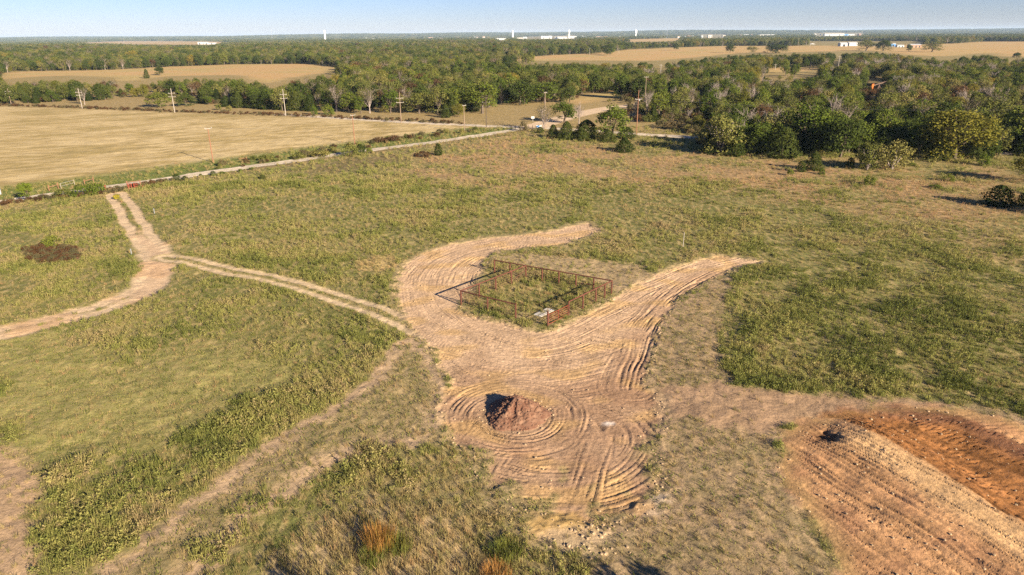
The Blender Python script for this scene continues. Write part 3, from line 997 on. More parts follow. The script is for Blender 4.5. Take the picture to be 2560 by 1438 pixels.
# ------------------------------------------------------------------ scattered cover (stuff): points with their own turn, size and tint
def scatter(name, pts, rz, sc, tint, pick, protos, label, cat):
    n = len(pts)
    me = bpy.data.meshes.new(name)
    me.vertices.add(n)
    me.vertices.foreach_set('co', np.asarray(pts, np.float32).ravel())
    for nm, a, ty in (('rz', rz, 'FLOAT'), ('sc', sc, 'FLOAT'), ('tint', tint, 'FLOAT')):
        at = me.attributes.new(nm, ty, 'POINT')
        at.data.foreach_set('value', np.asarray(a, np.float32))
    at = me.attributes.new('pick', 'INT', 'POINT')
    at.data.foreach_set('value', np.asarray(pick, np.int32))
    pc = bpy.data.collections.new(name + '_kinds')
    for i, p in enumerate(protos):
        o = bpy.data.objects.new('%s_kind_%02d' % (name, i), p)
        pc.objects.link(o)
    ng = bpy.data.node_groups.new(name + '_spread', 'GeometryNodeTree')
    ng.interface.new_socket('Geometry', in_out='INPUT', socket_type='NodeSocketGeometry')
    ng.interface.new_socket('Geometry', in_out='OUTPUT', socket_type='NodeSocketGeometry')
    gi, go = ng.nodes.new('NodeGroupInput'), ng.nodes.new('NodeGroupOutput')
    ip = ng.nodes.new('GeometryNodeInstanceOnPoints')
    ci = ng.nodes.new('GeometryNodeCollectionInfo')
    ci.inputs['Collection'].default_value = pc
    ci.inputs['Separate Children'].default_value = True
    ci.inputs['Reset Children'].default_value = True
    ip.inputs['Pick Instance'].default_value = True

    def na(nm, ty):
        a = ng.nodes.new('GeometryNodeInputNamedAttribute')
        a.data_type = ty
        a.inputs['Name'].default_value = nm
        return a.outputs['Attribute']
    cx = ng.nodes.new('ShaderNodeCombineXYZ')
    er = ng.nodes.new('FunctionNodeEulerToRotation')
    L = ng.links.new
    L(na('rz', 'FLOAT'), cx.inputs[2])
    L(cx.outputs[0], er.inputs[0])
    L(gi.outputs[0], ip.inputs['Points'])
    L(ci.outputs[0], ip.inputs['Instance'])
    L(na('pick', 'INT'), ip.inputs['Instance Index'])
    L(er.outputs[0], ip.inputs['Rotation'])
    L(na('sc', 'FLOAT'), ip.inputs['Scale'])
    L(ip.outputs[0], go.inputs[0])
    o = link(name, me)
    md = o.modifiers.new('spread', 'NODES')
    md.node_group = ng
    return tag(o, label, cat, kind='stuff')


def weed_proto(seed, n=44, w=.29, h=.5, leaf=.115):
    rs = np.random.RandomState(seed)
    d = sph(rs, n)
    d[:, 2] = np.abs(d[:, 2])
    p = d * np.array([w, w, h]) * (.45 + .6 * rs.rand(n, 1))
    return raw_mesh('weed', *leaf_quads(p, d + .6 * rs.normal(size=(n, 3)), leaf * (.6 + .8 * rs.rand(n)), rs), [LEAF['weed']])


def tuft_proto(seed, n=34, w=.24, h=.5, wd=.022, mat='straw', flop=.4):
    rs = np.random.RandomState(seed)
    v, f = [], []
    for i in range(n):
        a = rs.rand() * 6.283
        r = w * math.sqrt(rs.rand())
        b = np.array([r * math.cos(a), r * math.sin(a), -.03])
        hh = h * (.5 + .6 * rs.rand())
        lean = np.array([math.cos(a), math.sin(a), 0]) * hh * flop * rs.rand() + rs.normal(size=3) * .05
        lean[2] = 0
        s = np.array([math.cos(a + 1.57 + rs.normal() * .6), math.sin(a + 1.57 + rs.normal() * .6), 0]) * wd / 2
        m, t = b + lean * .35 + (0, 0, hh * .6), b + lean + (0, 0, hh)
        k = len(v)
        v += [b - s, b + s, m + s * .8, m - s * .8, t + s * .25, t - s * .25]
        f += [[k, k + 1, k + 2, k + 3], [k + 3, k + 2, k + 4, k + 5]]
    return raw_mesh('tuft', np.array(v), np.array(f), [LEAF[mat]])


def jitter_grid(x0, x1, y0, y1, s, rs, wedge=.92, pad=12):
    X, Y = np.meshgrid(np.arange(x0, x1, s), np.arange(y0, y1, s))
    X = X.ravel() + (rs.rand(X.size) - .5) * s * 1.1
    Y = Y.ravel() + (rs.rand(Y.size) - .5) * s * 1.1
    k = np.abs(X) < wedge * Y + pad
    return X[k], Y[k]


rs = np.random.RandomState(21)
WX, WY = [], []
for (y0, y1, s) in ((22, 60, .35), (60, 100, .46), (100, 150, .66), (150, 240, 1.15)):
    a, b = jitter_grid(-.92 * y1 - 12, .92 * y1 + 12, y0, y1, s, rs)
    WX.append(a)
    WY.append(b)
wx, wy = np.concatenate(WX), np.concatenate(WY)
wz, _c, _g, wcl, wd, sw = ground_fields(wx, wy)
patch = fbm(wx / 9, wy / 9, 3, 95) + .5 * pn(wx / 34, wy / 30, 96)
keep = rs.rand(wx.size) < np.clip(wd * 1.15 - .12, 0, 1)
n = int(keep.sum())
grow = np.where(wy[keep] > 100, 1.15 + .9 * ss(100, 230, wy[keep]), 1.0)
size = (.55 + .75 * rs.rand(n)) * (.62 + .5 * wd[keep]) * grow
scatter('weeds', np.stack([wx, wy, wz - .03], -1)[keep], rs.rand(n) * 6.28, size, np.clip(.50 + .42 * patch[keep] + .16 * rs.normal(size=n) - .24 * ss(12, 30, wx[keep] - .12 * wy[keep]) * ss(110, 85, wy[keep]), .02, .98), rs.randint(0, 5, n),
        [weed_proto(1), weed_proto(2, 40, .25, .6), weed_proto(3, 50, .34, .4), tuft_proto(9, 46, .3, .5, .03, 'weed', .5), tuft_proto(10, 52, .36, .4, .03, 'weed', .7)], 'knee-high green weeds covering the open pasture', 'weeds')
keep = rs.rand(wx.size) < np.clip(sw * .95 - .05, 0, 1) * .8
n = int(keep.sum())
grow = np.where(wy[keep] > 100, 1.2 + .9 * ss(100, 230, wy[keep]), 1.0)
tall = ss(.8, 1.0, sw[keep])
td = sdf(TALLDRY, wx[keep], wy[keep])
size = (.5 + .6 * rs.rand(n)) * (.65 + .4 * sw[keep]) * grow * np.where(td < 0, 1.15, 1.0)
rd = ss(6, -6, sdf(REDGRASS, wx[keep], wy[keep], 20))
scatter('dry_grass', np.stack([wx, wy, wz - .02], -1)[keep], rs.rand(n) * 6.28, size, np.clip(.4 + .22 * rs.normal(size=n) + .45 * rd, 0, 1), rs.randint(0, 3, n),
        [tuft_proto(1), tuft_proto(2, 26, .3, .4), tuft_proto(3, 18, .2, .7)], 'dry straw-coloured grass tufts among the weeds', 'grass')
# short stubble everywhere the mower or the blade has passed
a, b = jitter_grid(-75, 75, 22, 80, .35, rs)
az, _c, ag, acl, aw, asw = ground_fields(a, b)
keep = (ag > .3) & (aw < .55) & (rs.rand(a.size) < np.where(inside(RIGHTMOWN, a, b), .5, .85))
n = int(keep.sum())
scatter('short_grass', np.stack([a, b, az - .02], -1)[keep], rs.rand(n) * 6.28, .5 + .7 * rs.rand(n), np.clip(.3 + .5 * fbm(a[keep] / 2.4, b[keep] / 2.4, 2, 97) + .2 * rs.normal(size=n), 0, 1), rs.randint(0, 2, n),
        [tuft_proto(5, 14, .2, .14, .04, 'straw', 1.2), tuft_proto(6, 12, .2, .18, .045, 'weed', 1.0)], 'short mown grass beside the bare dirt', 'grass')
# loose clods along the graded edges and over the clay
a, b = jitter_grid(-18, 40, 28, 92, .3, rs)
az, _c, _g, acl, _w, _s = ground_fields(a, b)
dd = sdf(DIRT, a, b)
pc_ = np.where(np.abs(dd) < .5, .22, np.where(dd < 0, .025, 0)) + np.where(acl == 4, .05, 0)
pd_ = np.hypot(a - PILE[0], b - PILE[1])
pc_ += np.where((pd_ > 2.2) & (pd_ < 3.3), .3, 0)
rk = gnd(1470, 1352)
pc_ += .3 * ss(2.6, .6, np.hypot((a - rk[0]) * .7, b - rk[1]))
keep = rs.rand(a.size) < pc_
n = int(keep.sum())


def clod_mesh(seed):
    import bmesh
    bm = bmesh.new()
    bmesh.ops.create_icosphere(bm, subdivisions=2, radius=.5)
    r = random.Random(seed)
    for v in bm.verts:
        v.co *= .7 + .5 * r.random()
        v.co.z *= .7
    me = bpy.data.meshes.new('clod')
    bm.to_mesh(me)
    bm.free()
    me.materials.append(M['clod'])
    return me


big = ss(2.6, .6, np.hypot((a[keep] - rk[0]) * .7, b[keep] - rk[1]))
scatter('dirt_clods', np.stack([a, b, az + .01], -1)[keep], rs.rand(n) * 6.28, .07 + .16 * rs.rand(n) ** 2.2 + .22 * big * rs.rand(n), rs.rand(n), rs.randint(0, 2, n),
        [clod_mesh(1), clod_mesh(2)], 'loose clods of dry soil along the edges of the graded dirt', 'clods')


# ------------------------------------------------------------------ spoil mound
def mound():
    rs = np.random.RandomState(4)
    na_, nr = 150, 60
    th = np.linspace(0, 2 * np.pi, na_, endpoint=False)
    rr = np.linspace(0, 1, nr) ** .8
    T, R_ = np.meshgrid(th, rr)
    ed = 1 + .2 * pn(np.cos(T) * 1.6, np.sin(T) * 1.6, 110) + .05 * pn(np.cos(T) * 5, np.sin(T) * 5, 111)
    X, Y = R_ * ed * 2.68 * np.cos(T), R_ * ed * 2.6 * np.sin(T)
    ox, oy = .05, .75
    ridge = np.maximum(0, np.cos(T - 1.75)) ** 4 * .20 + np.maximum(0, np.cos(T - 5.6)) ** 6 * .1
    prof = np.clip(1.08 - np.sqrt(R_ ** 2 + .006) + ridge * np.sin(np.pi * R_) + .12 * np.sin(np.pi * R_) * pn(np.cos(T) * 2.2, np.sin(T) * 2.2 + R_, 114), 0, 1.1)
    Z = 1.3 * prof + .12 * (fbm(X / .8, Y / .8, 3, 112) + .7 * fbm(X / .28, Y / .28, 3, 113)) * np.sin(np.pi * np.clip(R_ * .9 + .08, 0, 1)) - .12 - .2 * (R_ > .99)
    X, Y = X + ox * (1 - R_), Y + oy * (1 - R_)
    v = np.stack([X, Y, Z], -1).reshape(-1, 3)
    i = np.arange(nr * na_).reshape(nr, na_)
    j = np.roll(i, -1, 1)
    f = np.stack([i[:-1], j[:-1], j[1:], i[1:]], -1).reshape(-1, 4)
    o = link('dirt_mound', raw_mesh('dirt_mound', v, f, [M['pile']]), None, (PILE[0], PILE[1], -.05))
    tag(o, 'conical mound of red-brown dirt inside the ring of tyre ruts', 'dirt mound')
    a, r = rs.rand(900) * 6.283, np.sqrt(rs.rand(900))
    k = (r * (nr - 1)).astype(int).clip(0, nr - 1)
    kk = (np.searchsorted(rr, r)).clip(0, nr - 1)
    ka = (a / 6.2832 * na_).astype(int) % na_
    p = np.stack([X[kk, ka], Y[kk, ka], Z[kk, ka] - .02], -1) + np.array([PILE[0], PILE[1], -.05])
    scatter('mound_clods', p, a, .06 + .2 * rs.rand(900) ** 3, rs.rand(900), rs.randint(0, 2, 900), [red_clod(3), red_clod(4)], 'lumps of red soil lying on the dirt mound', 'clods')


def red_clod(seed):
    me = clod_mesh(seed)
    me.materials[0] = M['pile']
    return me


mound()

# ------------------------------------------------------------------ pipe corral
def corral():
    A, TJ, BR, FR, FG, FL = [gnd(*p) for p in ((1236.4, 681.5), (1317, 687.5), (1528.5, 735.5), (1369.5, 817), (1289, 797), (1153, 761.5))]
    # straighten onto shared lines
    hp = 1.75
    root = empty('pipe_fence', FL)
    tag(root, 'rusty red pipe fence with wire panels around a weedy yard', 'fence')

    def loc(p):
        return np.array(p) - FL

    def lerp(a, b, t):
        return a + (b - a) * t
    back = [lerp(A, BR, t) for t in np.linspace(0, 1, 8)]
    left = [lerp(FL, TJ, t) for t in (0, .26, .51, .76)]
    Jn = lerp(A, BR, 2 / 7)
    left = [lerp(FL, Jn, t) for t in (0, .26, .51, .76)]
    rside = [lerp(FR, BR, t) for t in (0, .30, .52, .73, .88)]
    front = [FL, lerp(FL, FG, .5), FG]
    posts = back + left + front[1:] + rside
    for p in posts:
        q = loc(p)
        thick = .10 if (np.linalg.norm(p - FG) < .1 or np.linalg.norm(p - FL) < .1 or np.linalg.norm(p - FR) < .1) else .10
        mb = MB().tube([(q[0], q[1], -.3), (q[0], q[1], hp)], thick, 8)
        mb.build('post', M['rust'], root, smooth=False)
    fr = loc(FR)
    MB().tube([(fr[0], fr[1], hp), (fr[0], fr[1], hp + .5)], .03, 6).build('pole_extension', M['rust'], root)
    runs = [(A, BR), (FL, Jn), (FL, FG), (rside[1], BR)]
    for a, b in runs:
        p, q = loc(a), loc(b)
        d = (q - p) / np.linalg.norm(q - p)
        MB().tube([p + (0, 0, hp) - d * .08, q + (0, 0, hp) + d * .08], .08, 8).build('top_rail', M['rust'], root)
        mb = MB()
        for z in (.25, .5, .78, 1.08, 1.4):
            mb.tube([p + (0, 0, z), q + (0, 0, z)], .009, 4)
        L = np.linalg.norm(q - p)
        m = 8 if True else 0
        for k in range(1, int(L / .4)):
            c = p + d * k * .4
            mb.tube([c + (0, 0, .2), c + (0, 0, 1.4)], .005, 3)
        mb.build('wire_panel', M['wire'], root)
    # bent brace pipe and loose pipes lying by the back run
    p = loc(Jn)
    MB().tube([p + (-1.6, -1.0, .15), p + (0, 0, 1.2)], .035, 6).build('brace', M['rust'], root)
    # gate of red tube between the right front posts
    g0, g1 = np.array(rside[0]), np.array(rside[1])
    d = (g1 - g0) / np.linalg.norm(g1 - g0)
    L = np.linalg.norm(g1 - g0)
    ang = math.atan2(d[1], d[0])
    gate = empty('pipe_gate', g0 + d * .12, ang)
    tag(gate, 'small red tube gate hung between front corner posts of the corral', 'gate')
    w = L - .26
    MB().tube([(0, 0, .25), (0, 0, 1.35), (w, 0, 1.35), (w, 0, .25), (0, 0, .25)], .03, 6).build('gate_frame', M['red'], gate)
    for z in (.55, .82, 1.08):
        MB().tube([(.03, 0, z), (w - .03, 0, z)], .02, 6).build('gate_bar', M['red'], gate)
    MB().tube([(w * .5, 0, .25), (w * .5, 0, 1.35)], .025, 6).build('gate_upright', M['red'], gate)
    # pale slab and pipes on the ground
    c = gnd(1365, 783)
    MB().box((0, 0, .05), (2.6, 1.1, .16), 0).build('concrete_slab', M['concrete'], None, (c[0] - .2, c[1], c[2]), ang)
    tag(bpy.data.objects['concrete_slab'], 'pale concrete slab on the ground just inside the red gate', 'slab')
    for k, (px, py, ln, an) in enumerate(((1372, 695, 2.6, -.25), (1470, 713, 2.4, -.5))):
        c = gnd(px, py)
        o = MB().tube([(-ln / 2, 0, .12), (ln / 2, 0, .16)], .06, 8).build('loose_pipe', M['rust'], None, c, an)
        tag(o, ('rusty pipe lying in the weeds at middle of back fence run', 'rusty pipe lying in the weeds near the right back corner post')[k], 'pipe', 'pipes lying inside the corral')


corral()


# ------------------------------------------------------------------ poles, cables, markers, gates
def pole_top(base, ty):
    return top_h(base, ty)


WIRES = []


def line_pole(name, bx, by, ty, arms, mat, label, group, aw=2.4, ang=0.0, r=.15, insul=True, transformer=False):
    b = gnd(bx, by)
    h = top_h(b, ty)
    o = empty(name, b, ang)
    tag(o, label, 'utility pole', group)
    MB().tube([(0, 0, -.3), (0, 0, h * .6), (0, 0, h)], [r * 1.15, r, r * .75], 8).build('pole', mat, o)
    tops = []
    for fz in arms:
        z = h * fz
        MB().box((0, -.16, z), (aw, .1, .12)).build('crossarm', M['palewood'] if mat != M['darkwood'] else mat, o)
        if insul:
            for x in (-aw * .45, aw * .45):
                MB().lathe((x, -.16, z + .07), [(.03, 0), (.07, .05), (.05, .12), (.07, .17), (.02, .24)], 8).build('insulator', M['porcelain'], o)
        for x in (-aw * .45, aw * .45):
            tops.append(b + np.array([x * math.cos(ang), x * math.sin(ang), z + .3]))
    if transformer:
        MB().lathe((.35, .1, h * .76), [(.1, 0), (.24, .03), (.24, .6), (.16, .68)], 12).build('transformer', M['galv'], o)
    return o, tops


g1 = 'power poles with two crossarms along the far edge of the hay field'
names = [('grey two-arm power pole at far left end of the row', 28, 261, 221, M['polewood']),
         ('pale two-arm power pole in front of a bare brown tree', 205.5, 271, 221, M['palewood']),
         ('pale two-arm power pole beyond the middle of the hay field', 437, 282, 221, M['palewood']),
         ('pale two-arm power pole before the dark row of cedars', 714.5, 290, 223, M['palewood']),
         ('tan wooden two-arm power pole at right end of hay field', 1003, 308, 229.6, M['polewood']),
         ('dark two-arm power pole beside the gravel road junction', 1216, 318, 241, M['darkwood'])]
prev = None
spans = []
for k, (lb, x, y, ty, mt) in enumerate(names):
    o, tops = line_pole('power_pole', x, y, ty, (.80, .66), mt, lb, g1, 2.7, 0.25, .13)
    spans.append(tops)
g2 = 'single-arm service poles beside the gravel roads'
serv = []
for k, (x, y, ty, arms, lb, mt, tr) in enumerate((
        (533, 407, 320, (.985,), 'brown service pole with pale crossarm standing in the hay field edge', M['brownwood'], False),
        (887, 361, 286, (.97,), 'brown service pole beside roadside bushes and red sumac', M['brownwood'], False),
        (1161.5, 329, 262, (.97,), 'slim service pole near the corner of the hay field', M['polewood'], False),
        (1362, 322, 229, (.97,), 'service pole rising behind the half-bare road junction tree', M['polewood'], False),
        (1591, 336, 226, (.80,), 'tall brown service pole with transformer right of the cedars', M['brownwood'], True),
        (1612, 262, 190, (.96,), 'service pole half hidden in woods beyond the junction', M['polewood'], False),
        (2740, 372, 268, (.95,), 'service pole past right edge of the woods', M['brownwood'], False))):
    o, tops = line_pole('service_pole', x, y, ty, arms, mt, lb, g2, 2.0, 1.0 if k < 4 else .1, .13, True, tr)
    serv.append(tops)


def cable(a, b, sag, r, label, group):
    a, b = np.array(a), np.array(b)
    pts = []
    for t in np.linspace(0, 1, 22):
        p = a + (b - a) * t
        p[2] -= sag * 4 * t * (1 - t)
        pts.append(p - a)
    o = MB().tube(pts, r, 4).build('power_cable', M['cable'], None, a)
    tag(o, label, 'cable', group)


cable(serv[4][1], serv[6][0], 1.8, .035, 'long black cable sagging from tall service pole across the woods', None)
pos = ('first', 'second', 'third', 'fourth', 'fifth')
for k in range(5):
    for j, (s, lv) in enumerate(((0, 'upper'), (3, 'lower'))):
        cable(spans[k][s], spans[k + 1][s], 1.6, .018, 'thin %s cable of %s span from left between two-arm power poles' % (lv, pos[k]), 'cables of the two-arm power poles')
for k in range(2):
    cable(serv[k][0], serv[k + 1][0], 1.5, .018, 'thin cable between the %s service poles beside the gravel road' % ('two nearest', 'second and third')[k], 'cables of the service poles')
g3 = 'distant poles in the far pastures'
for k, (x, y, ty, lb) in enumerate((
        (1384, 138, 124, 'distant pale pole at left end of far pasture'), (1474, 137, 120, 'distant pole against the dark wood edge of far pasture'),
        (1547, 133, 119, 'distant pole at right end of dark wood edge'), (1650, 118, 99, 'distant tall pole left of lone round tree'),
        (2095, 172, 140, 'distant T-topped pole among trees below the white barn'), (2024, 172, 155, 'distant bare pole at right end of small clearing'),
        (1938, 174, 160, 'distant bare pole at left end of small clearing'), (1989, 178, 165, 'short T-topped pole in the small clearing'),
        (1651, 190, 160, 'slim pole rising from woods below far pasture'), (1995, 116, 95, 'distant lattice-topped pole before the far tree belt'))):
    line_pole('field_pole', x, y, ty, (.97,) if k in (4, 7, 3) else (.9,), M['palewood'], lb, g3, 2.6, .1, .2, False)
g4 = 'pale two-legged pylons in the far woods'
for k, (x, y, ty, lb) in enumerate(((486, 148, 129, 'pale two-legged pylon in woods above the left field'), (773, 142, 126, 'pale two-legged pylon right of the left field'), (1082, 146, 126, 'pale two-legged pylon in the middle woods'))):
    b = gnd(x, y)
    h = top_h(b, ty)
    o = empty('pylon', b)
    tag(o, lb, 'pylon', g4)
    for s in (-1, 1):
        MB().tube([(s * 2.2, 0, 0), (s * 2.2, 0, h)], [.3, .22], 6).build('leg', M['galv'], o)
    MB().box((0, -.35, h * .82), (10, .3, .35)).build('crossarm', M['galv'], o)
    MB().tube([(-2.2, 0, h * .45), (2.2, 0, h * .78)], .12, 5).build('brace', M['galv'], o)
    MB().tube([(2.2, 0, h * .45), (-2.2, 0, h * .78)], .12, 5).build('brace', M['galv'], o)

b = gnd(1707.5, 616)
o = empty('marker_post', b)
tag(o, 'slim white marker post standing alone in green weeds', 'marker post')
hm = top_h(b, 583)
MB().tube([(0, 0, -.2), (.03, 0, hm)], .05, 8).build('post', M['palewood'], o)
MB().lathe((.03, 0, hm), [(.06, 0), (.06, .06), (.02, .09)], 8).build('cap', M['palewood'], o)
for (x, y, ty, lb) in ((329, 637, 624, 'stubby grey pipe marker left of the dirt drive bend'), (386, 533, 523, 'stubby grey pipe marker in weeds right of gate drive')):
    b = gnd(x, y)
    o = empty('pipe_marker', b)
    tag(o, lb, 'marker', 'grey pipe markers beside the drive')
    MB().tube([(0, 0, -.1), (0, 0, top_h(b, ty))], .07, 8).build('pipe', M['galv'], o)
    MB().lathe((0, 0, top_h(b, ty)), [(.1, 0), (.1, .08), (.03, .12)], 8).build('cap', M['galv'], o)


def brace(x0, y0, x1, y1, t0, lb, mat, cat='fence brace'):
    a, b = gnd(x0, y0), gnd(x1, y1)
    h = top_h(a, t0)
    o = empty('fence_brace', a)
    tag(o, lb, cat, 'H-shaped fence braces along the gravel road')
    d = b - a
    MB().tube([(0, 0, -.2), (0, 0, h)], .09, 8).build('post', mat, o)
    MB().tube([d + (0, 0, -.2), d + (0, 0, h)], .09, 8).build('post', mat, o)
    MB().tube([(0, 0, h * .62), d + (0, 0, h * .62)], .07, 6).build('rail', mat, o)


brace(123, 477, 146, 471, 462, 'brown H-shaped fence brace nearest the small yellow-green tree', M['brownwood'])
brace(212, 461, 234, 455, 448, 'brown H-shaped fence brace above the roadside hedge', M['brownwood'])
brace(598, 401, 617, 399, 394, 'brown H-shaped fence brace at right of the service pole', M['brownwood'])
a, b = gnd(153, 472), gnd(187, 463)
o = empty('pipe_rail_gate', a)
tag(o, 'white pipe field gate between two brown braces', 'gate')
d = b - a
h = 1.1
for z, nm in ((h, 'top_rail'), (h * .5, 'lower_rail')):
    MB().tube([(0, 0, z), d + (0, 0, z)], .03, 6).build(nm, M['palewood'], o)
for q in (np.zeros(3), d):
    MB().tube([q, q + (0, 0, h + .1)], .04, 6).build('end_post', M['palewood'], o)
b = gnd(2, 487)
o = tag(empty('gate_post', b), 'thick dark grey post at left edge of the hay field', 'post')
MB().tube([(0, 0, -.2), (0, 0, top_h(b, 456))], .14, 8).build('post', M['mast'], o)
MB().lathe((0, 0, top_h(b, 456)), [(.17, 0), (.17, .1), (.05, .16)], 8).build('cap', M['mast'], o)
b = gnd(265, 480)
o = tag(empty('gate_post', b), 'short red post at left of the drive entrance', 'post')
MB().tube([(0, 0, -.2), (0, 0, 1.3)], .12, 8).build('post', M['red'], o)
MB().lathe((0, 0, 1.3), [(.15, 0), (.15, .07), (.04, .12)], 8).build('cap', M['red'], o)
# red entrance gate with white sign, standing open along the fence
a, b = gnd(322, 475), gnd(350, 473)
d = b - a
L = float(np.linalg.norm(d))
o = empty('entrance_gate', a, math.atan2(d[1], d[0]))
tag(o, 'red pipe entrance gate with white sign at end of the drive', 'gate')
for x in (0, L * .30, L * .52, L * .92):
    MB().tube([(x, 0, -.1), (x, 0, 1.35)], .07, 8).build('upright', M['red'], o)
for x0, x1 in ((0, L * .30), (L * .52, L * .92)):
    for z in (.3, .65, 1.0, 1.32):
        MB().tube([(x0 + .07, 0, z), (x1 - .07, 0, z)], .05, 6).build('rail', M['red'], o)
MB().tube([(-.3, .9, 1.5), (L * 1.05, .9, 1.6)], .08, 6).build('back_rail', M['brownwood'], o)
for x in (-.3, L * 1.05):
    MB().tube([(x, .9, -.1), (x, .9, 1.75)], .1, 8).build('back_post', M['brownwood'], o)
MB().lathe((0, 0, 0), [(.02, -.02), (.28, -.02), (.28, .02), (.02, .02)], 16).build('sign', M['white'], o)
s = o.children[-1]
s.rotation_euler = (math.pi / 2, 0, 0)
s.location = (L * .41, -.12, .8)
# road junction bits
for (x, y, ty, lb) in ((1332, 305, 291, 'small white box on a post beyond the road junction'),):
    b = gnd(x, y)
    o = tag(empty('box_on_post', b), lb, 'box')
    h = top_h(b, ty)
    MB().tube([(0, 0, 0), (0, 0, h * .6)], .1, 6).build('post', M['palewood'], o)
    MB().box((0, 0, h * .8), (1.2, .7, h * .4)).build('box', M['white'], o)
b = gnd(1347, 323)
o = tag(empty('cattle_guard_sign', b), 'low blue and white board beside the road junction', 'sign')
MB().box((0, 0, .9), (1.9, .12, .9)).build('board', M['white'], o)
MB().box((-.3, -.08, .9), (.9, .05, .55)).build('blue_panel', M['blue'], o)
for x in (-.8, .8):
    MB().tube([(x, .1, -.1), (x, .1, 1.2)], .06, 6).build('leg', M['brownwood'], o)
g5 = 'short dark fence posts by the road junction'
for k, (x, y) in enumerate(((1278, 324), (1288, 325), (1322, 324), (1331, 325), (1340, 326))):
    b = gnd(x, y)
    o = MB().tube([(0, 0, -.2), (0, 0, 1.5)], [.13, .11], 8).build('fence_post', M['darkwood'], None, b)
    tag(o, '%s from left of the dark fence posts at road junction' % pos[k], 'post', g5)


# pumpjack showing above the woods
def pumpjack():
    b = gnd(2195, 232)
    hh = top_h(b, 210)
    o = empty('pumpjack', b, 0)
    tag(o, 'oil pumpjack with orange horsehead and rusty beam above the woods', 'pumpjack')
    L = 7.5
    MB().tube([(-1.3, -1.2, 0), (0, 0, hh - .4)], .16, 6).build('leg', M['beam'], o)
    MB().tube([(1.3, -1.2, 0), (0, 0, hh - .4)], .16, 6).build('leg', M['beam'], o)
    MB().tube([(-1.3, 1.2, 0), (0, 0, hh - .4)], .16, 6).build('leg', M['beam'], o)
    MB().tube([(1.3, 1.2, 0), (0, 0, hh - .4)], .16, 6).build('leg', M['beam'], o)
    r = empty('walking_beam', (0, 0, hh))
    r.parent = o
    bm = MB().prism([(-2.9, -.95), (3.6, 1.1), (3.5, 1.5), (-3.0, -.5)], -.22, .22).build('beam', M['beam'], o, (0, 0, hh))
    bpy.data.objects.remove(r)
    MB().prism([(-2.8, .1), (-3.5, .2), (-4.0, -.4), (-3.9, -1.5), (-3.4, -2.6), (-3.0, -2.5), (-3.1, -1.5), (-2.9, -1.0)], -.35, .35).build('horsehead', M['orange'], o, (0, 0, hh))
    MB().box((3.2, 0, .6), (2.2, 1.6, 1.2)).build('motor_base', M['beam'], o)


pumpjack()


# ------------------------------------------------------------------ far buildings and towers
def building(px0, px1, py, ty, label, wall, roof, depth=14, gable=True, doors=1, group=None, cat='building', name='building', rz=0.0):
    a, b = gnd(px0, py), gnd(px1, py)
    c = (a + b) / 2
    w = abs(b[0] - a[0])
    h = top_h(c, ty)
    h = max(3.0, h)
    o = empty(name, c, rz)
    tag(o, label, cat, group)
    eave = h * (.72 if gable else 1.0)
    MB().box((0, depth / 2, eave / 2), (w, depth, eave)).build('wall', wall, o)
    if gable:
        MB().prism([(-depth / 2 - .4, eave + .01), (0, h), (depth / 2 + .4, eave + .01)], -w / 2 - .4, w / 2 + .4, (0, depth / 2, 0), math.pi / 2).build('roof', roof, o)
    else:
        MB().box((0, depth / 2, eave + .2), (w + .5, depth + .5, .4)).build('roof', roof, o)
    for k in range(doors):
        x = (k + .5) / doors * w - w / 2
        MB().box((x, -.06, eave * .35), (min(w / doors * .35, 5), .1, eave * .7)).build('door', M['glass'], o)
    return o


gb = 'white and coloured buildings of the far town'
building(2100, 2120, 116, 106, 'white barn section with a dark doorway in far pasture', M['white'], M['white'], 14, True, 1, None, 'barn', 'barn')
building(2121, 2146, 115, 105, 'tall white barn section right of the dark doorway barn', M['white'], M['white'], 16, True, 0, None, 'barn', 'barn')
o = tag(empty('open_shed', gnd(2031, 115)), 'white-roofed open shed left of the white barn', 'shed')
hh = 4.2
for x in (-5, 5):
    for y in (0, 7):
        MB().tube([(x, y, 0), (x, y, hh)], .15, 6).build('post', M['white'], o)
MB().prism([(-6, hh), (0, hh + 1.4), (6, hh), (6, hh - .3), (-6, hh - .3)], -1, 8).build('roof', M['white'], o)
building(2185, 2197, 115, 109, 'small white house between two dark farm trees', M['white'], M['greymetal'], 10, True, 1, None, 'house', 'house')
building(2226, 2241, 116, 108, 'pale blue farm house right of the round dark tree', M['blue'], M['white'], 10, True, 1, None, 'house', 'house')
building(2242, 2262, 118, 112, 'low white cottage beside the blue farm house', M['white'], M['white'], 9, True, 2, None, 'house', 'house')
building(2274, 2306, 119, 110, 'long grey-roofed barn at right of the farm', M['brick'], M['greymetal'], 14, True, 3, None, 'barn', 'barn')
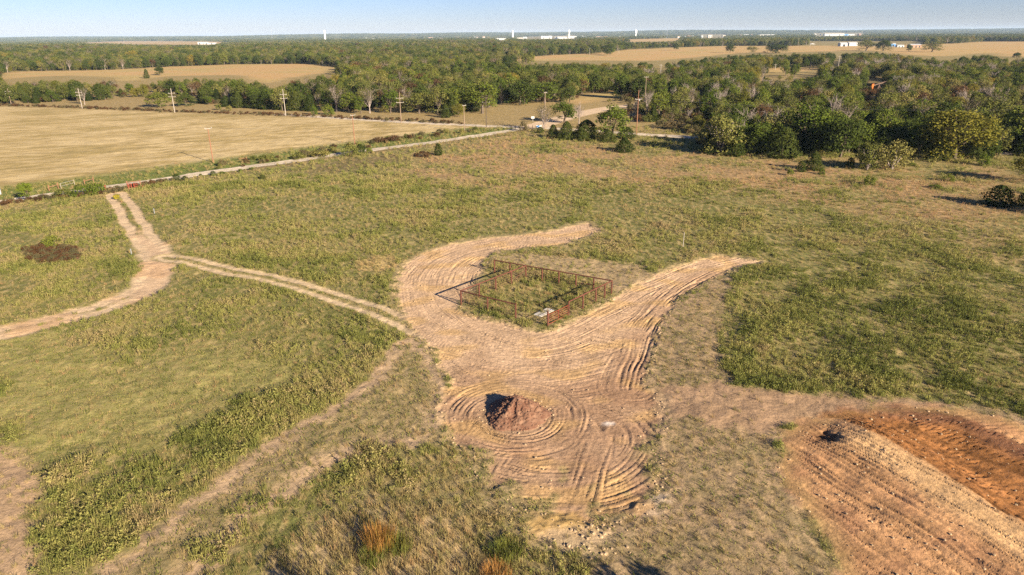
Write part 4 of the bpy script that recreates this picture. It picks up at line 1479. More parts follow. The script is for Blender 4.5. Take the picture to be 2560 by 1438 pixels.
town = [(1238, 1271, 100, 96, 'low white warehouse at left end of town', M['white'], M['white']), (1292, 1306, 98.7, 94.5, 'cream plant building left of the big white hall', M['concrete'], M['white']),
        (1307, 1318, 98.5, 92.5, 'white plant building with tall end beside cream one', M['white'], M['white']), (1350, 1384, 97, 90, 'biggest white factory hall in the far town', M['white'], M['white']),
        (1385, 1420, 97, 91.8, 'long low white factory hall below middle water tower', M['white'], M['white']), (1421, 1444, 96, 90.5, 'white factory hall at right end of the long row', M['white'], M['concrete']),
        (1447, 1478, 95, 92, 'thin grey shed right of the factory row', M['greymetal'], M['greymetal']), (497, 512, 111, 105.5, 'white building beside the far left pasture', M['white'], M['white']),
        (514, 531, 111, 107, 'lower white building right of far left pasture', M['white'], M['greymetal']), (1747, 1764, 95, 89, 'white store building in the right part of town', M['white'], M['concrete']),
        (1766, 1785, 94.5, 87.5, 'cream church hall beside the white store', M['concrete'], M['brick']), (1800, 1821, 94, 88.5, 'brick-roofed school building in the right part of town', M['concrete'], M['brick']),
        (1846, 1858, 93.5, 87, 'brick building with pale front right of school', M['brick'], M['concrete']), (2031, 2045, 88.5, 84.5, 'white shop at left of the far right cluster', M['white'], M['white']),
        (2046, 2060, 88.5, 84.8, 'second white shop of the far right cluster', M['white'], M['white']), (2070, 2102, 90, 84, 'wide white and brown mall in far right cluster', M['white'], M['brick']),
        (2104, 2119, 90, 85.5, 'blue store right of the white mall', M['blue'], M['blue']), (2120, 2137, 90, 85.5, 'white store with blue band right of blue store', M['white'], M['white']),
        (2138, 2162, 89, 84.5, 'long brown building ending the far right cluster', M['brick'], M['brick'])]
for (x0, x1, y, ty, lb, wl, rf) in town:
    building(x0, x1, y, ty, lb, wl, rf, 30, False, 2, gb)


rh = np.random.RandomState(12)
for (x0, x1, y0, y1, nn, where) in ((1140, 1236, 95, 98, 8, 'left of the low white warehouse'), (1450, 1560, 94, 97, 9, 'right of the factory row'), (1690, 1745, 92, 95, 6, 'left of the white store'), (1860, 2020, 89, 93, 12, 'between the school and the far right cluster'), (1000, 1110, 96, 99, 7, 'far left of the factories'), (830, 960, 97, 101, 7, 'right of the left standpipe tower')):
    for k in range(nn):
        px, py = x0 + (x1 - x0) * (k + rh.rand() * .8) / nn, y0 + (y1 - y0) * rh.rand()
        w = 4 + 6 * rh.rand()
        building(px, px + w, py, py - 3.2 - 1.8 * rh.rand(), 'small pale house of the far town %s' % where, M['white' if rh.rand() < .6 else 'concrete'], M['white' if rh.rand() < .4 else 'brick'], 12, True, 0, 'small houses of the far town', 'house', 'house')


def water_tower(x, y, ty, kind, label):
    b = gnd(x, y)
    h = top_h(b, ty)
    o = tag(empty('water_tower', b), label, 'water tower', 'white water towers on the skyline')
    if kind == 'stand':
        MB().lathe((0, 0, 0), [(6.5, 0), (6.5, h * .92), (4, h * .98), (.5, h)], 20).build('tank', M['tower'], o)
        MB().tube([(7, 0, 0), (7, 0, h * .92)], .3, 4).build('ladder', M['greymetal'], o)
    elif kind == 'legs':
        for k in range(6):
            w = k * math.pi / 3
            MB().tube([(9 * math.cos(w), 9 * math.sin(w), 0), (5.5 * math.cos(w), 5.5 * math.sin(w), h * .62)], .6, 6).build('leg', M['tower'], o)
        MB().lathe((0, 0, h * .56), [(1.2, -h * .5), (1.2, 0), (5, h * .06), (7, h * .14), (7, h * .3), (4, h * .4), (.5, h * .44)], 20).build('tank', M['tower'], o)
    else:
        MB().lathe((0, 0, 0), [(5, 0), (4, 3), (4, h * .5), (8.5, h * .62), (9.5, h * .78), (8, h * .92), (1, h)], 20).build('tank', M['tower'], o)
        MB().lathe((0, 0, h), [(.6, -.5), (.6, 2), (.1, 3)], 8).build('vent', M['tower'], o)


water_tower(1281.5, 98, 75.6, 'stand', 'plain white standpipe tower above the white factories')
water_tower(1422.5, 97, 74.5, 'legs', 'white water tower on splayed legs above the factories')
water_tower(1589, 95, 74, 'bulb', 'white bulb-headed water tower at right of town')
water_tower(813, 101, 75, 'stand', 'tall white standpipe tower in left part of skyline')
for (x, y, ty, lb) in ((1667, 96, 68, 'thin tall radio mast right of the bulb-headed water tower'), (681, 102, 71, 'faint thin radio mast left of the left standpipe tower')):
    b = gnd(x, y)
    h = top_h(b, ty)
    o = tag(empty('radio_mast', b), lb, 'radio mast', 'radio masts on the skyline')
    for k in range(3):
        w = k * 2.094
        MB().tube([(.9 * math.cos(w), .9 * math.sin(w), 0), (.9 * math.cos(w), .9 * math.sin(w), h)], .3, 4).build('leg', M['mast'], o)
    mb = MB()
    for k in range(int(h / 4)):
        for q in range(3):
            w, w2 = q * 2.094, (q + 1) * 2.094
            mb.tube([(.9 * math.cos(w), .9 * math.sin(w), k * 4), (.9 * math.cos(w2), .9 * math.sin(w2), k * 4 + 4)], .16, 3)
    mb.build('lattice', M['mast'], o)

# ------------------------------------------------------------------ trees that can be told apart
rt = np.random.RandomState(33)
KEY = [  # species, foot px x, y, top row, width px, label
    ('cedar', 1382.5, 346, 311, 27, 'small cedar at left end of the dark clump by road junction'),
    ('cedar', 1416, 349, 303, 40, 'dark cedar second from left in the clump by road junction'),
    ('cedar', 1453, 351, 317, 38, 'low cedar in front of the clump by road junction'),
    ('cedar', 1466, 346, 299, 68, 'big dark cedar at back of the clump by road junction'),
    ('elm', 1531, 350, 257, 76, 'tall bright green tree rising over cedars right of the junction'),
    ('cedar', 1518, 355, 322, 46, 'spreading cedar under the tall bright green tree'),
    ('cedar', 1565.5, 346, 317, 42, 'cedar right of the tall bright green tree'),
    ('cedar', 1561, 379, 343, 49, 'lone small cedar standing out in the pasture front'),
    ('sparse', 1359, 326, 262, 58, 'half-bare forked tree at the road junction'),
    ('elm', 1411, 306, 250, 62, 'round leafy tree behind the cedar clump at junction'),
    ('bare', 1447, 312, 254, 40, 'dead pale leaning tree behind the cedar clump'),
    ('bushy', 1797, 383, 281, 104, 'loose olive-leaved tree at left end of right woods'),
    ('cedar', 1773, 383, 336, 40, 'small cedar at left foot of the right woods'),
    ('cedar', 1838, 389, 341, 46, 'low cedar under the loose olive-leaved tree'),
    ('cedar', 1881, 386, 311, 60, 'dark tall cedar second row at left of right woods'),
    ('cedar', 1954, 394, 318, 78, 'broad cedar at front of the right woods'),
    ('elm', 2015, 379, 250, 114, 'tallest green tree at front of the right woods'),
    ('oak', 2101, 394, 289, 106, 'dark round oak at front of the right woods'),
    ('yellow', 2213, 372, 300, 58, 'small yellowing tree between dark oak and big yellow tree'),
    ('bushy', 2168, 424, 350, 52, 'left of two bushy olive trees in front of right woods'),
    ('bushy', 2228, 424, 347, 86, 'right of two bushy olive trees in front of right woods'),
    ('yellow', 2385, 399, 266, 168, 'biggest yellow-green tree of the right woods'),
    ('cedar', 2345, 399, 346, 56, 'cedar under left side of biggest yellow-green tree'),
    ('cedar', 2432, 397, 350, 44, 'cedar under right side of biggest yellow-green tree'),
    ('elm', 2297, 392, 305, 70, 'green tree just left of biggest yellow-green tree'),
    ('oak', 2497, 374, 292, 80, 'dark oak right of biggest yellow-green tree'),
    ('elm', 2552, 376, 246, 90, 'tall dark green tree at right edge of woods'),
    ('yellow', 2574, 456, 376, 84, 'yellow-green tree cut by the right edge of the view'),
    ('oak', 2680, 540, 440, 110, 'dark tree past the right edge casting the long shadow'),
    ('cedar', 2034, 425, 379, 42, 'little pointed cedar in front of the right woods'),
    ('bare', 2081, 330, 234, 56, 'grey leafless tree standing above the right woods'),
    ('bare', 2137, 215, 171, 36, 'pale leafless tree left of the pumpjack'),
    ('bare', 2192, 180, 143, 44, 'wide leafless tree above the pumpjack'),
    ('bare', 2056, 225, 178, 44, 'pale leafless tree far left of the pumpjack'),
    ('bare', 2268, 195, 155, 50, 'pale broken leafless tree right of the pumpjack'),
    ('bare', 2338, 195, 153, 60, 'spreading pale leafless tree far right of the pumpjack'),
    ('bare', 1840, 260, 205, 40, 'purple-grey leafless tree in left part of right woods'),
    ('elm', 1800, 290, 238, 40, 'upright green tree in brush right of tall service pole'),
    ('elm', 1842, 220, 175, 55, 'pale green tree in the woods above the tall service pole'),
    ('elm', 522, 262, 237, 17, 'small bright round tree left of the dark cedar row'),
    ('cedar', 566, 267, 238, 30, 'first cedar from left in dark row behind pole'),
    ('cedar', 597, 269, 228, 34, 'second cedar from left in dark row behind pole'),
    ('cedar', 630, 270, 236, 32, 'third cedar from left in dark row behind pole'),
    ('cedar', 664, 273, 226, 40, 'fourth cedar from left in dark row behind pole'),
    ('cedar', 700, 274, 234, 36, 'fifth cedar from left in dark row behind pole'),
    ('cedar', 742, 276, 228, 42, 'sixth cedar from left in dark row behind pole'),
    ('cedar', 776, 278, 236, 36, 'last cedar at right end of dark row'),
    ('sparse', 842, 279, 208, 64, 'pale-limbed thin tree right of the dark cedar row'),
    ('elm', 872, 281, 226, 40, 'green tree beside the pale-limbed thin tree'),
    ('olive', 1048, 284, 231, 70, 'broad olive tree right of the tan power pole'),
    ('cedar', 1115, 294, 260, 26, 'grey-green cedar between tan and dark power poles'),
    ('yellow', 1146, 292, 257, 34, 'yellow-green small tree left of the dark power pole'),
    ('elm', 1206, 284, 196, 88, 'tall leafy green tree behind the dark power pole'),
    ('oak', 1300, 262, 195, 76, 'tall oak at back of the meadow beyond junction'),
    ('elm', 1362, 258, 200, 70, 'leafy green tree behind the junction service pole'),
    ('elm', 400, 268, 228, 62, 'rounded green tree left of the third power pole'),
    ('sparse', 212, 262, 214, 34, 'bare brown tree behind the second power pole'),
    ('oak', 466, 265, 232, 50, 'dark tree just right of the third power pole'),
    ('cedar', 367, 196, 172, 14, 'left of two lone cedars in the left field'),
    ('oak', 400, 188, 164, 22, 'right of two lone trees in the left field'),
    ('oak', 1825, 132, 109, 24, 'lone round dark tree in the far right pasture'),
    ('olive', 1880, 133, 114, 28, 'olive tree beside lone round tree in far pasture'),
    ('oak', 1940, 133, 108, 60, 'wide dark tree clump in the far right pasture'),
    ('olive', 2165, 127, 98, 46, 'brownish farm tree right of the white barn'),
    ('oak', 2208, 128, 97, 40, 'round dark farm tree before the blue house'),
    ('oak', 2272, 129, 110, 14, 'small dark tree before the long grey barn'),
    ('olive', 2330, 130, 102, 50, 'wide tree at right end of the farm'),
    ('oak', 1690, 126, 107, 16, 'lone round tree at left of far right pasture'),
    ('oak', 1520, 136, 108, 40, 'tall dark tree at end of the far wood edge'),
    ('elm', 1525, 139, 119, 22, 'light green tree before the far wood edge'),
    ('oak', 2541, 145, 130, 20, 'dark tree at right edge of the far pasture'),
]
key_xy = []
TREES = 0
for sp, px, py, ty, w, lb in KEY:
    b = gnd(px, py)
    h = top_h(b, ty)
    dist = float((b - np.array([0, 0, H])) @ _fwd)
    wd_ = w / F * dist * 1.14
    b[2] -= .05
    plant({'cedar': 'cedar_tree', 'oak': 'oak_tree', 'bare': 'bare_tree'}.get(sp, 'leafy_tree'), sp, b, h, width=wd_, label=lb, cat='tree', rs=rt,
          group='trees standing apart or at the edge of the woods', tint=.5 if sp in ('yellow',) else None)
    key_xy.append((b[0], b[1], wd_ / 2))
    TREES += 1

# woods: jittered stand, thinned by clearings, kept off roads
FRONT = np.array([(-400, 262), (0, 262), (215, 254), (310, 246), (395, 247), (540, 266), (640, 274), (860, 284), (1000, 284), (1180, 288), (1245, 264), (1400, 258), (1520, 258), (1600, 300), (1720, 318), (1765, 372), (1900, 386), (2100, 388), (2250, 388), (2480, 380), (2560, 366), (3000, 360)])


def woods(y0, y1, s, rs, hmean):
    x, y = jitter_grid(-.95 * y1, .95 * y1, y0, y1, s, rs, .8, 30)
    z = terrain(x, y)
    px, py = proj(x, y, z)
    ok = py < np.interp(px, FRONT[:, 0], FRONT[:, 1])
    h = hmean * (.55 + .75 * rs.rand(x.size)) * (1 + .3 * pn(x / 40, y / 40, 120))
    jit = rs.rand(x.size) * 7 - 1.5
    for c in CLEAR + PEEK:
        for fz, ox in ((0, 0), (.3, 0), (.5, 0), (.6, 3), (.6, -3), (.75, 2), (.75, -2), (.88, 0), (1.0, 0), (1.1, 0)):
            qx, qy = proj(x + ox, y, z + h * fz)
            ok &= ~inside(c, qx, qy - jit * (fz > .4) * (y > 350))
    for L, wv in ((ROAD2_L, 7), (ROAD3_L, 9)):
        _, T = path_st(L, x, y, 12)
        ok &= np.abs(T) > wv
    # openings: thin brush near junction and behind the left poles
    thin = inside([(1570, 240), (1760, 262), (1775, 390), (1570, 345)], px, py) | inside([(310, 236), (400, 238), (540, 252), (540, 272), (300, 262)], px, py)
    ok &= ~thin | (rs.rand(x.size) < .45)
    gap = pn(x / 32, y / 32, 121) + .4 * pn(x / 11, y / 11, 122)
    ok &= (gap > np.where(y > 900, -.6, -.5))
    for kx, ky, kr in key_xy:
        if y0 - 10 < ky < y1 + 10:
            ok &= np.hypot(x - kx, y - ky) > kr * .75 + 1.2
    right = ss(1450, 1700, px) * (y < 620)
    u = rs.rand(x.size)
    sp = np.empty(x.size, object)
    pa = pn(x / 55, y / 55, 123)
    u2 = np.clip(u + .28 * pa, 0, .999)
    tl = [('cedar', .16), ('oak', .48), ('elm', .64), ('olive', .82), ('sparse', .94), ('yellow', .975), ('rust', 1.0)]
    tr = [('oak', .17), ('elm', .44), ('cedar', .50), ('olive', .74), ('sparse', .85), ('yellow', .90), ('rust', .93), ('bare', 1.0)]
    tf = [('elm', .15), ('oak', .55), ('olive', .84), ('sparse', .96), ('rust', .975), ('yellow', 1.0)]
    for i in np.nonzero(ok)[0]:
        tb = tr if right[i] > .5 else (tl if y[i] < 620 else tf)
        for nm, lim in tb:
            if u2[i] <= lim:
                sp[i] = nm
                break
    h = np.where((sp == 'cedar'), h * .8, h)
    h = np.where(right > .5, h * .86, h)
    return x[ok], y[ok], z[ok], h[ok], sp[ok]


rw = np.random.RandomState(55)
parts = [woods(150, 420, 6.1, rw, 9.2), woods(420, 900, 6.2, rw, 9.6), woods(900, 2600, 8.2, rw, 10.5)]
fx_, fy_ = jitter_grid(20, 160, 140, 215, 4.4, rw, .9, 10)
q1, q2 = proj(fx_, fy_, fx_ * 0)
k = inside([(1805, 347), (1900, 350), (2560, 356), (2700, 372), (2700, 392), (2480, 392), (2250, 391), (1900, 388), (1808, 380)], q1, q2)
for kx, ky, kr in key_xy:
    k &= np.hypot(fx_ - kx, fy_ - ky) > min(kr * .5, 3.0)
fx_, fy_ = fx_[k], fy_[k]
nn = len(fx_)
parts.append((fx_, fy_, fx_ * 0, 6 + 4 * rw.rand(nn), rw.choice(['oak', 'elm', 'cedar', 'olive'], nn, p=[.34, .26, .22, .18])))
wx, wy, wz, wh, wsp = [np.concatenate([p[i] for p in parts]) for i in range(5)]
pxs, pys = proj(wx, wy, wz + wh * .5)
vis = (pxs > -30) & (pxs < 2590) & (wy < 900)
order = np.argsort(np.hypot(wx, wy) + np.where(vis, 0, 1e6))
NIND = 232
ind = order[:NIND]
rest = np.setdiff1d(np.arange(len(wx)), ind)
LM = [(60, 258, 'the leftmost power pole'), (215, 262, 'the second power pole from left'), (330, 250, 'the dry gap left of third pole'), (437, 268, 'the third power pole from left'),
      (560, 262, 'left end of the cedar row'), (700, 262, 'the cedar row'), (860, 268, 'the pale-limbed tree'), (1003, 275, 'the tan power pole'), (1120, 275, 'the grey-green cedar'),
      (1215, 265, 'the dark power pole'), (1340, 245, 'the junction meadow'), (1470, 250, 'the road junction cedars'), (1591, 290, 'the tall service pole'), (1700, 300, 'the brush by the right road'),
      (1800, 330, 'the loose olive tree'), (1900, 330, 'the broad front cedar'), (2015, 320, 'the tallest front tree'), (2101, 330, 'the dark round front oak'), (2200, 330, 'the two bushy olive trees'),
      (2385, 320, 'the biggest yellow tree'), (2520, 320, 'the right edge of woods'), (2081, 270, 'the grey leafless tree'), (2190, 270, 'the pumpjack'), (2350, 265, 'the far right leafless tree'), (1850, 250, 'the purple-grey leafless tree')]
DESC = {'oak': 'dark green rounded oak', 'elm': 'fresh green leafy tree', 'olive': 'dull olive loose tree', 'sparse': 'thin brownish tree', 'cedar': 'dark pointed cedar', 'yellow': 'yellowing tree', 'rust': 'russet brown tree', 'bare': 'leafless grey tree'}
ORD = ['first', 'second', 'third', 'fourth', 'fifth', 'sixth', 'seventh', 'eighth', 'ninth', 'tenth', 'eleventh', 'twelfth', 'thirteenth', 'fourteenth', 'fifteenth', 'sixteenth']
cells = {}
for i in ind:
    d = [(pxs[i] - a) ** 2 + (2.2 * (pys[i] - b)) ** 2 for a, b, _ in LM]
    cells.setdefault((wsp[i], int(np.argmin(d))), []).append(i)
for (sp, li), members in cells.items():
    members.sort(key=lambda q: pxs[q])
    for r, i in enumerate(members):
        if len(members) == 1:
            lb = 'the only %s at %s' % (DESC[sp], LM[li][2])
        else:
            lb = '%s, %s from left at %s' % (DESC[sp], ORD[min(r, 15)], LM[li][2])
        plant({'cedar': 'cedar_tree', 'oak': 'oak_tree', 'bare': 'bare_tree'}.get(sp, 'leafy_tree'), sp, (wx[i], wy[i], wz[i] - .1), wh[i], label=lb, cat='tree',
              group='trees at the front of the woods', rs=rw)
# the rest of the woods as one cover
KINDS = ['bare', 'cedar', 'elm', 'oak', 'olive', 'rust', 'sparse', 'yellow']
protos, kid = [], {}
for nm in KINDS:
    for (tm, cm, ht, R) in SPEC[nm]:
        vt = np.empty(len(tm.vertices) * 3)
        tm.vertices.foreach_get('co', vt)
        vt = vt.reshape(-1, 3)
        quad = [list(p.vertices) for p in tm.polygons if len(p.vertices) == 4]
        if cm:
            vc = np.empty(len(cm.vertices) * 3)
            cm.vertices.foreach_get('co', vc)
            vc = vc.reshape(-1, 3)
            fc = np.arange(len(vc)).reshape(-1, 4)
            v = np.concatenate([vc, vt])
            f = np.concatenate([fc, np.array(quad) + len(vc)])
            mi = np.concatenate([np.zeros(len(fc)), np.ones(len(quad))])
            ms = [cm.materials[0], tm.materials[0]]
        else:
            v, f, mi, ms = vt, np.array(quad), np.zeros(len(quad)), [tm.materials[0]]
        kid.setdefault(nm, []).append((len(protos), ht))
        protos.append(raw_mesh('wood_tree', v, f, ms, False, mi))
pk, scl = np.zeros(len(rest), int), np.zeros(len(rest))
for j, i in enumerate(rest):
    c = kid[wsp[i]]
    a = c[rw.randint(len(c))]
    pk[j] = a[0]
    scl[j] = wh[i] / a[1] * (1.12 if wy[i] > 900 else 1.0)
tint = np.clip(.5 + .22 * rw.normal(size=len(rest)) + .3 * pn(wx[rest] / 120, wy[rest] / 120, 130), .05, .95)
scatter('distant_woods', np.stack([wx, wy, wz - .1], -1)[rest], rw.rand(len(rest)) * 6.28, scl, tint, pk, protos, 'dense mixed woods stretching away behind the front trees', 'woods')


# far woodland: groves of crowns out to the skyline
def grove(seed):
    rs = np.random.RandomState(seed)
    vs, fs, n = [], [], 0
    for k in range(16):
        r, a = 24 * math.sqrt(rs.rand()), rs.rand() * 6.283
        v, f = crown_broad(rs, 5.5, 11 * (.75 + .5 * rs.rand()), .0, 9, 14, 2.2, 1.0, .7)
        v = v + np.array([r * math.cos(a), r * math.sin(a), 0])
        vs.append(v)
        fs.append(f + n)
        n += len(v)
    return raw_mesh('grove', np.concatenate(vs), np.concatenate(fs), [LEAF['oak' if seed % 3 else 'olive']])


gxs, gys = [], []
for (y0, y1, s) in ((2600, 5000, 36), (5000, 9000, 58), (9000, 15000, 90)):
    a, b = jitter_grid(-.85 * y1, .85 * y1, y0, y1, s, rw, .8, 100)
    gxs.append(a)
    gys.append(b)
a, b = np.concatenate(gxs), np.concatenate(gys)
az = terrain(a, b)
ok = pn(a / 700, b / 900, 131) > -.38
for c in CLEAR:
    for hz in (0, 6, 11):
        qx, qy = proj(a, b, az + hz)
        ok &= ~inside(c, qx, qy)
th_ = rw.rand(len(a)) < .3
for c in TOWNBOX2 + TOWERBOX:
    for hz in (3, 9):
        qx, qy = proj(a, b, az + hz)
        ok &= ~inside(c, qx, qy) | th_
a, b, az = a[ok], b[ok], az[ok]
n = len(a)
scatter('far_woodland', np.stack([a, b, az - .5], -1), rw.rand(n) * 6.28, (.8 + .5 * rw.rand(n)) * (1 + .7 * ss(5000, 10000, b)), np.clip(.45 + .2 * rw.normal(size=n), 0, 1), rw.randint(0, 4, n),
        [grove(q) for q in range(4)], 'far wooded country reaching to the skyline', 'woods')

# ------------------------------------------------------------------ shrubs and brush
rb = np.random.RandomState(77)
SH = [('shrub_cedar', 442, 452, 436, 26, 'first dark green shrub on the near verge right of entrance gate'), ('shrub_cedar', 462, 449, 440, 18, 'second dark green shrub on the near verge, touching the first'),
      ('shrub_cedar', 502, 443, 435, 14, 'small dark shrub on the road verge left of service pole'), ('shrub_cedar', 533, 438, 428, 20, 'dark shrub on the near verge below the service pole'),
      ('shrub_green', 556, 435, 428, 20, 'green shrub on the verge just right of service pole'), ('shrub_green', 601, 429, 422, 14, 'little green shrub below the rightmost brace'),
      ('shrub_green', 628, 425, 417, 14, 'little green shrub right of the rightmost brace'), ('shrub_cedar', 657, 447, 437, 22, 'lone dark shrub in pasture short of the gravel road'),
      ('shrub_green', 130, 614, 588, 56, 'green bush behind the brown brush patch'), ('bright', 68, 502, 452, 40, 'small yellow-green tree beside the gravel road at left'),
      ('shrub_olive', 160, 494, 470, 52, 'left bush of the roadside hedge'), ('shrub_green', 205, 490, 462, 62, 'middle bush of the roadside hedge'), ('shrub_green', 240, 484, 455, 46, 'right bush of the roadside hedge'),
      ('shrub_cedar', 1096, 388, 361, 26, 'dark green bush standing alone beyond the pasture middle'), ('shrub_rust', 1056, 391, 378, 48, 'low reddish bush left of lone dark bush'),
      ('shrub_olive', 877, 390, 358, 48, 'brown-green bush at foot of roadside service pole'), ('shrub_cedar', 902, 385, 362, 30, 'dark green bush right of roadside service pole'), ('shrub_green', 924, 383, 368, 18, 'small green bush at road edge past the service pole'),
      ('shrub_rust', 950, 356, 342, 44, 'left dark red sumac bush beside hay field'), ('shrub_rust', 985, 352, 338, 44, 'right dark red sumac bush beside hay field'),
      ('shrub_olive', 745, 397, 382, 40, 'loose brownish bush where the road meets verge brush'), ('shrub_olive', 800, 392, 374, 52, 'wide loose bush in the verge brush'),
      ('shrub_brown', 1308, 328, 303, 26, 'dark brown bush by the road junction'), ('shrub_cedar', 1350, 332, 318, 22, 'low dark bush under the half-bare junction tree'),
      ('shrub_cedar', 2002, 430, 405, 30, 'dark bush left of the little pointed cedar'), ('shrub_green', 1976, 438, 421, 18, 'small green bush farthest left before right woods'), ('shrub_green', 2053, 436, 419, 22, 'small green bush right of the little pointed cedar'),
      ('shrub_cedar', 2125, 421, 396, 26, 'dark bush left of the two bushy olive trees'), ('shrub_green', 2172, 462, 437, 32, 'leafy sapling bush alone in the red grass'), ('shrub_green', 2372, 453, 434, 30, 'round green bush in grass before the biggest yellow tree'),
      ('shrub_green', 2338, 470, 460, 34, 'low flat green bush in the red grass'), ('shrub_green', 2280, 416, 405, 28, 'low green bush right of two bushy olive trees'), ('shrub_green', 2457, 414, 381, 32, 'green bush right of the biggest yellow tree'),
      ('shrub_cedar', 2495, 514, 468, 84, 'wide dark bush near right edge of pasture'), ('shrub_cedar', 2552, 514, 485, 30, 'small dark bush at right edge beside wide dark bush'),
      ('shrub_olive', 547, 275, 258, 16, 'pale yellow-green bush before left end of cedar row'), ('shrub_olive', 573, 277, 262, 16, 'second pale yellow-green bush before cedar row'),
      ('shrub_green', 786, 287, 262, 18, 'upright green bush before right end of cedar row'), ('shrub_green', 822, 287, 260, 30, 'leafy green bush under the pale-limbed thin tree')]
for sp, px, py, ty, w, lb in SH:
    b = gnd(px, py)
    h = max(.6, top_h(b, ty))
    dist = float((b - np.array([0, 0, H])) @ _fwd)
    plant('small_tree' if sp == 'bright' else 'bush', sp, b - np.array([0, 0, .05]), h, width=w / F * dist, label=lb, cat='tree' if sp == 'bright' else 'bush', rs=rb, group=None if sp == 'bright' else 'bushes in the pasture and along the roads')
# yellow clump at the drive end
b = gnd(291, 497)
ypl = link('yellow_bush', raw_mesh('yellow_bush', *crown_broad(np.random.RandomState(5), .65, .8, -.3, 26, 26, .16, 1, .8), [leafmat('yellow_flowers', [(0, (.3, .25, .03)), (1, (.5, .4, .06))])]), None, b)
tag(ypl, 'bright yellow flowering clump between ruts at drive end', 'bush')


# brush strips: red-brown scrub along the far edge of the hay field, the verges, the low brush in the right woods
def strip(line, wd_, s, rs):
    P0 = smooth_line(P(line), 1)
    out = []
    for i in range(len(P0) - 1):
        L = np.linalg.norm(P0[i + 1] - P0[i])
        k = int(L / s)
        t = rs.rand(k, 1)
        out.append(P0[i] + (P0[i + 1] - P0[i]) * t + rs.normal(size=(k, 2)) * wd_)
    return np.concatenate(out)


sa = strip([(-60, 261), (200, 270), (434, 279), (712, 288), (1000, 301), (1140, 309)], 1.6, .45, rb)
sb = strip([(560, 417), (720, 396), (850, 375), (960, 352), (1100, 338), (1200, 326)], 2.2, .8, rb)
sc_ = strip([(0, 512), (100, 500), (200, 492), (330, 470), (420, 455)], .9, .3, rb)
pts = np.concatenate([sa, sb, sc_])
kind = np.concatenate([np.where(rb.rand(len(sa)) < .6, 0, 1), np.where(rb.rand(len(sb)) < .35, 0, np.where(rb.rand(len(sb)) < .5, 1, 2)), np.where(rb.rand(len(sc_)) < .5, 0, 1)])
size = np.concatenate([.2 + .4 * rb.rand(len(sa)) ** 2, .15 + .7 * rb.rand(len(sb)) ** 2, .2 + .3 * rb.rand(len(sc_))])


def brush_proto(sp):
    return SPEC[sp][0][1]


# low scrub through openings of the woods
x, y = jitter_grid(-330, 330, 185, 420, 5.0, rb, .8, 20)
px, py = proj(x, y, x * 0)
fr = np.interp(px, FRONT[:, 0], FRONT[:, 1])
ok = (py < fr + 14) & ((px > 1560) | (py < fr - 2)) & (rb.rand(x.size) < np.where(px > 1560, .9, .35))
for c in CLEAR:
    ok &= ~inside(c, *proj(x, y, x * 0 + 1))
for L in (ROAD2_L, ROAD3_L):
    _, T = path_st(L, x, y, 12)
    ok &= np.abs(T) > 5
ok &= ~inside([(-60, 256), (1300, 314), (1300, 340), (-60, 300)], px, py)
x, y = x[ok], y[ok]
pts = np.concatenate([pts, np.stack([x, y], -1)])
kind = np.concatenate([kind, rb.choice([0, 1, 1, 2], len(x))])
size = np.concatenate([size, .6 + .9 * rb.rand(len(x))])
n = len(pts)
scatter('scrub', np.concatenate([pts, np.zeros((n, 1))], 1), rb.rand(n) * 6.28, size, np.clip(.5 + .25 * rb.normal(size=n), 0, 1), kind,
        [brush_proto('shrub_rust'), brush_proto('shrub_brown'), brush_proto('shrub_olive')], 'low red-brown scrub lining the hay field, road verges and woods', 'scrub')
# brown brush patch left of the drive
pp = []
while len(pp) < 150:
    q = np.array([gnd(62 + 140 * rb.rand(), 618 + 42 * rb.rand())[:2]])
    if inside(BROWNPATCH, q[:, 0], q[:, 1])[0]:
        pp.append(q[0])
pp = np.array(pp)
scatter('brush_patch', np.concatenate([pp, np.zeros((150, 1))], 1), rb.rand(150) * 6.28, .18 + .2 * rb.rand(150), .3 + .3 * rb.rand(150), rb.randint(0, 2, 150),
        [brush_proto('shrub_rust'), brush_proto('shrub_brown')], 'patch of dead red-brown brush left of the drive', 'brush')


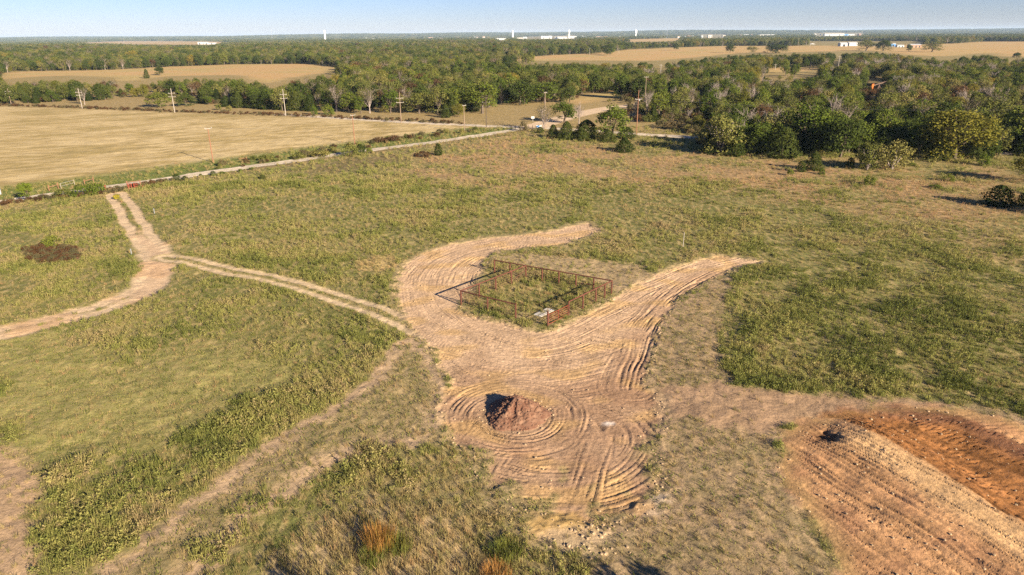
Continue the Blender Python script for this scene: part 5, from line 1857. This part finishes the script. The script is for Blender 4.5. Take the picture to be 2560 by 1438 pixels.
# tall clumps in the foreground
def clump(px, py, w, h, tint, lb, seed, n=420):
    b = gnd(px, py)
    me = tuft_proto(seed, n, w, h, .02, 'fire', .3)
    o = link('grass_clump', me, None, b)
    o['tint'] = tint
    tag(o, lb, 'grass clump', 'tall grass clumps in the foreground')


clump(950, 1365, 1.0, 1.5, .62, 'tall orange-tipped grass clump in dry straw at the bottom', 31, 700)
clump(1000, 1375, .8, 1.1, .3, 'green grass clump touching the orange-tipped one', 32)
clump(1265, 1385, 1.0, .8, .18, 'low deep green grass clump at bottom centre', 33, 600)
clump(1240, 1445, .9, .9, .75, 'rusty orange grass clump at the bottom edge', 34)
clump(935, 1405, .8, .9, .2, 'green grass clump below the orange-tipped one', 35)
# trees just behind the frame whose shadows reach in
for k, (px, py, h, sp, lb) in enumerate(((662, 1372, 5.5, 'olive', 'loose tree below the view casting shadow at bottom left'), (1440, 1385, 6.0, 'elm', 'leafy tree below the view by the rocks'),
                                         (965, 1415, 5.0, 'olive', 'olive tree below the view casting shadow at bottom centre'), (1560, 1400, 5.5, 'elm', 'leafy tree below the view casting shadow right of rocks'))):
    tip = gnd(px, py)
    L = h / math.tan(SUN_EL) * .93
    b = tip + np.array([math.sin(SUN_AZ) * L, math.cos(SUN_AZ) * L, 0])
    plant('leafy_tree' if sp != 'cedar' else 'cedar_tree', sp, b, h, width=2.2, label=lb, cat='tree', group='trees below the view', rs=rb)

# ------------------------------------------------------------------ haze
hz = MB().box((0, 14500, 58), (59000, 35000, 124)).build('haze', M['white'])
hm_ = bpy.data.materials.new('thin_air')
hm_.use_nodes = True
nt = hm_.node_tree
nt.nodes.clear()
out = N(nt, 'ShaderNodeOutputMaterial')
pv = N(nt, 'ShaderNodeVolumePrincipled')
pv.inputs['Color'].default_value = (.58, .77, 1.0, 1)
pv.inputs['Density'].default_value = 4.2e-5
pv.inputs['Anisotropy'].default_value = 0.0
nt.links.new(pv.outputs[0], out.inputs['Volume'])
hz.data.materials[0] = hm_
tag(hz, kind='stuff', label='thin bluish haze over the whole countryside', cat='haze')
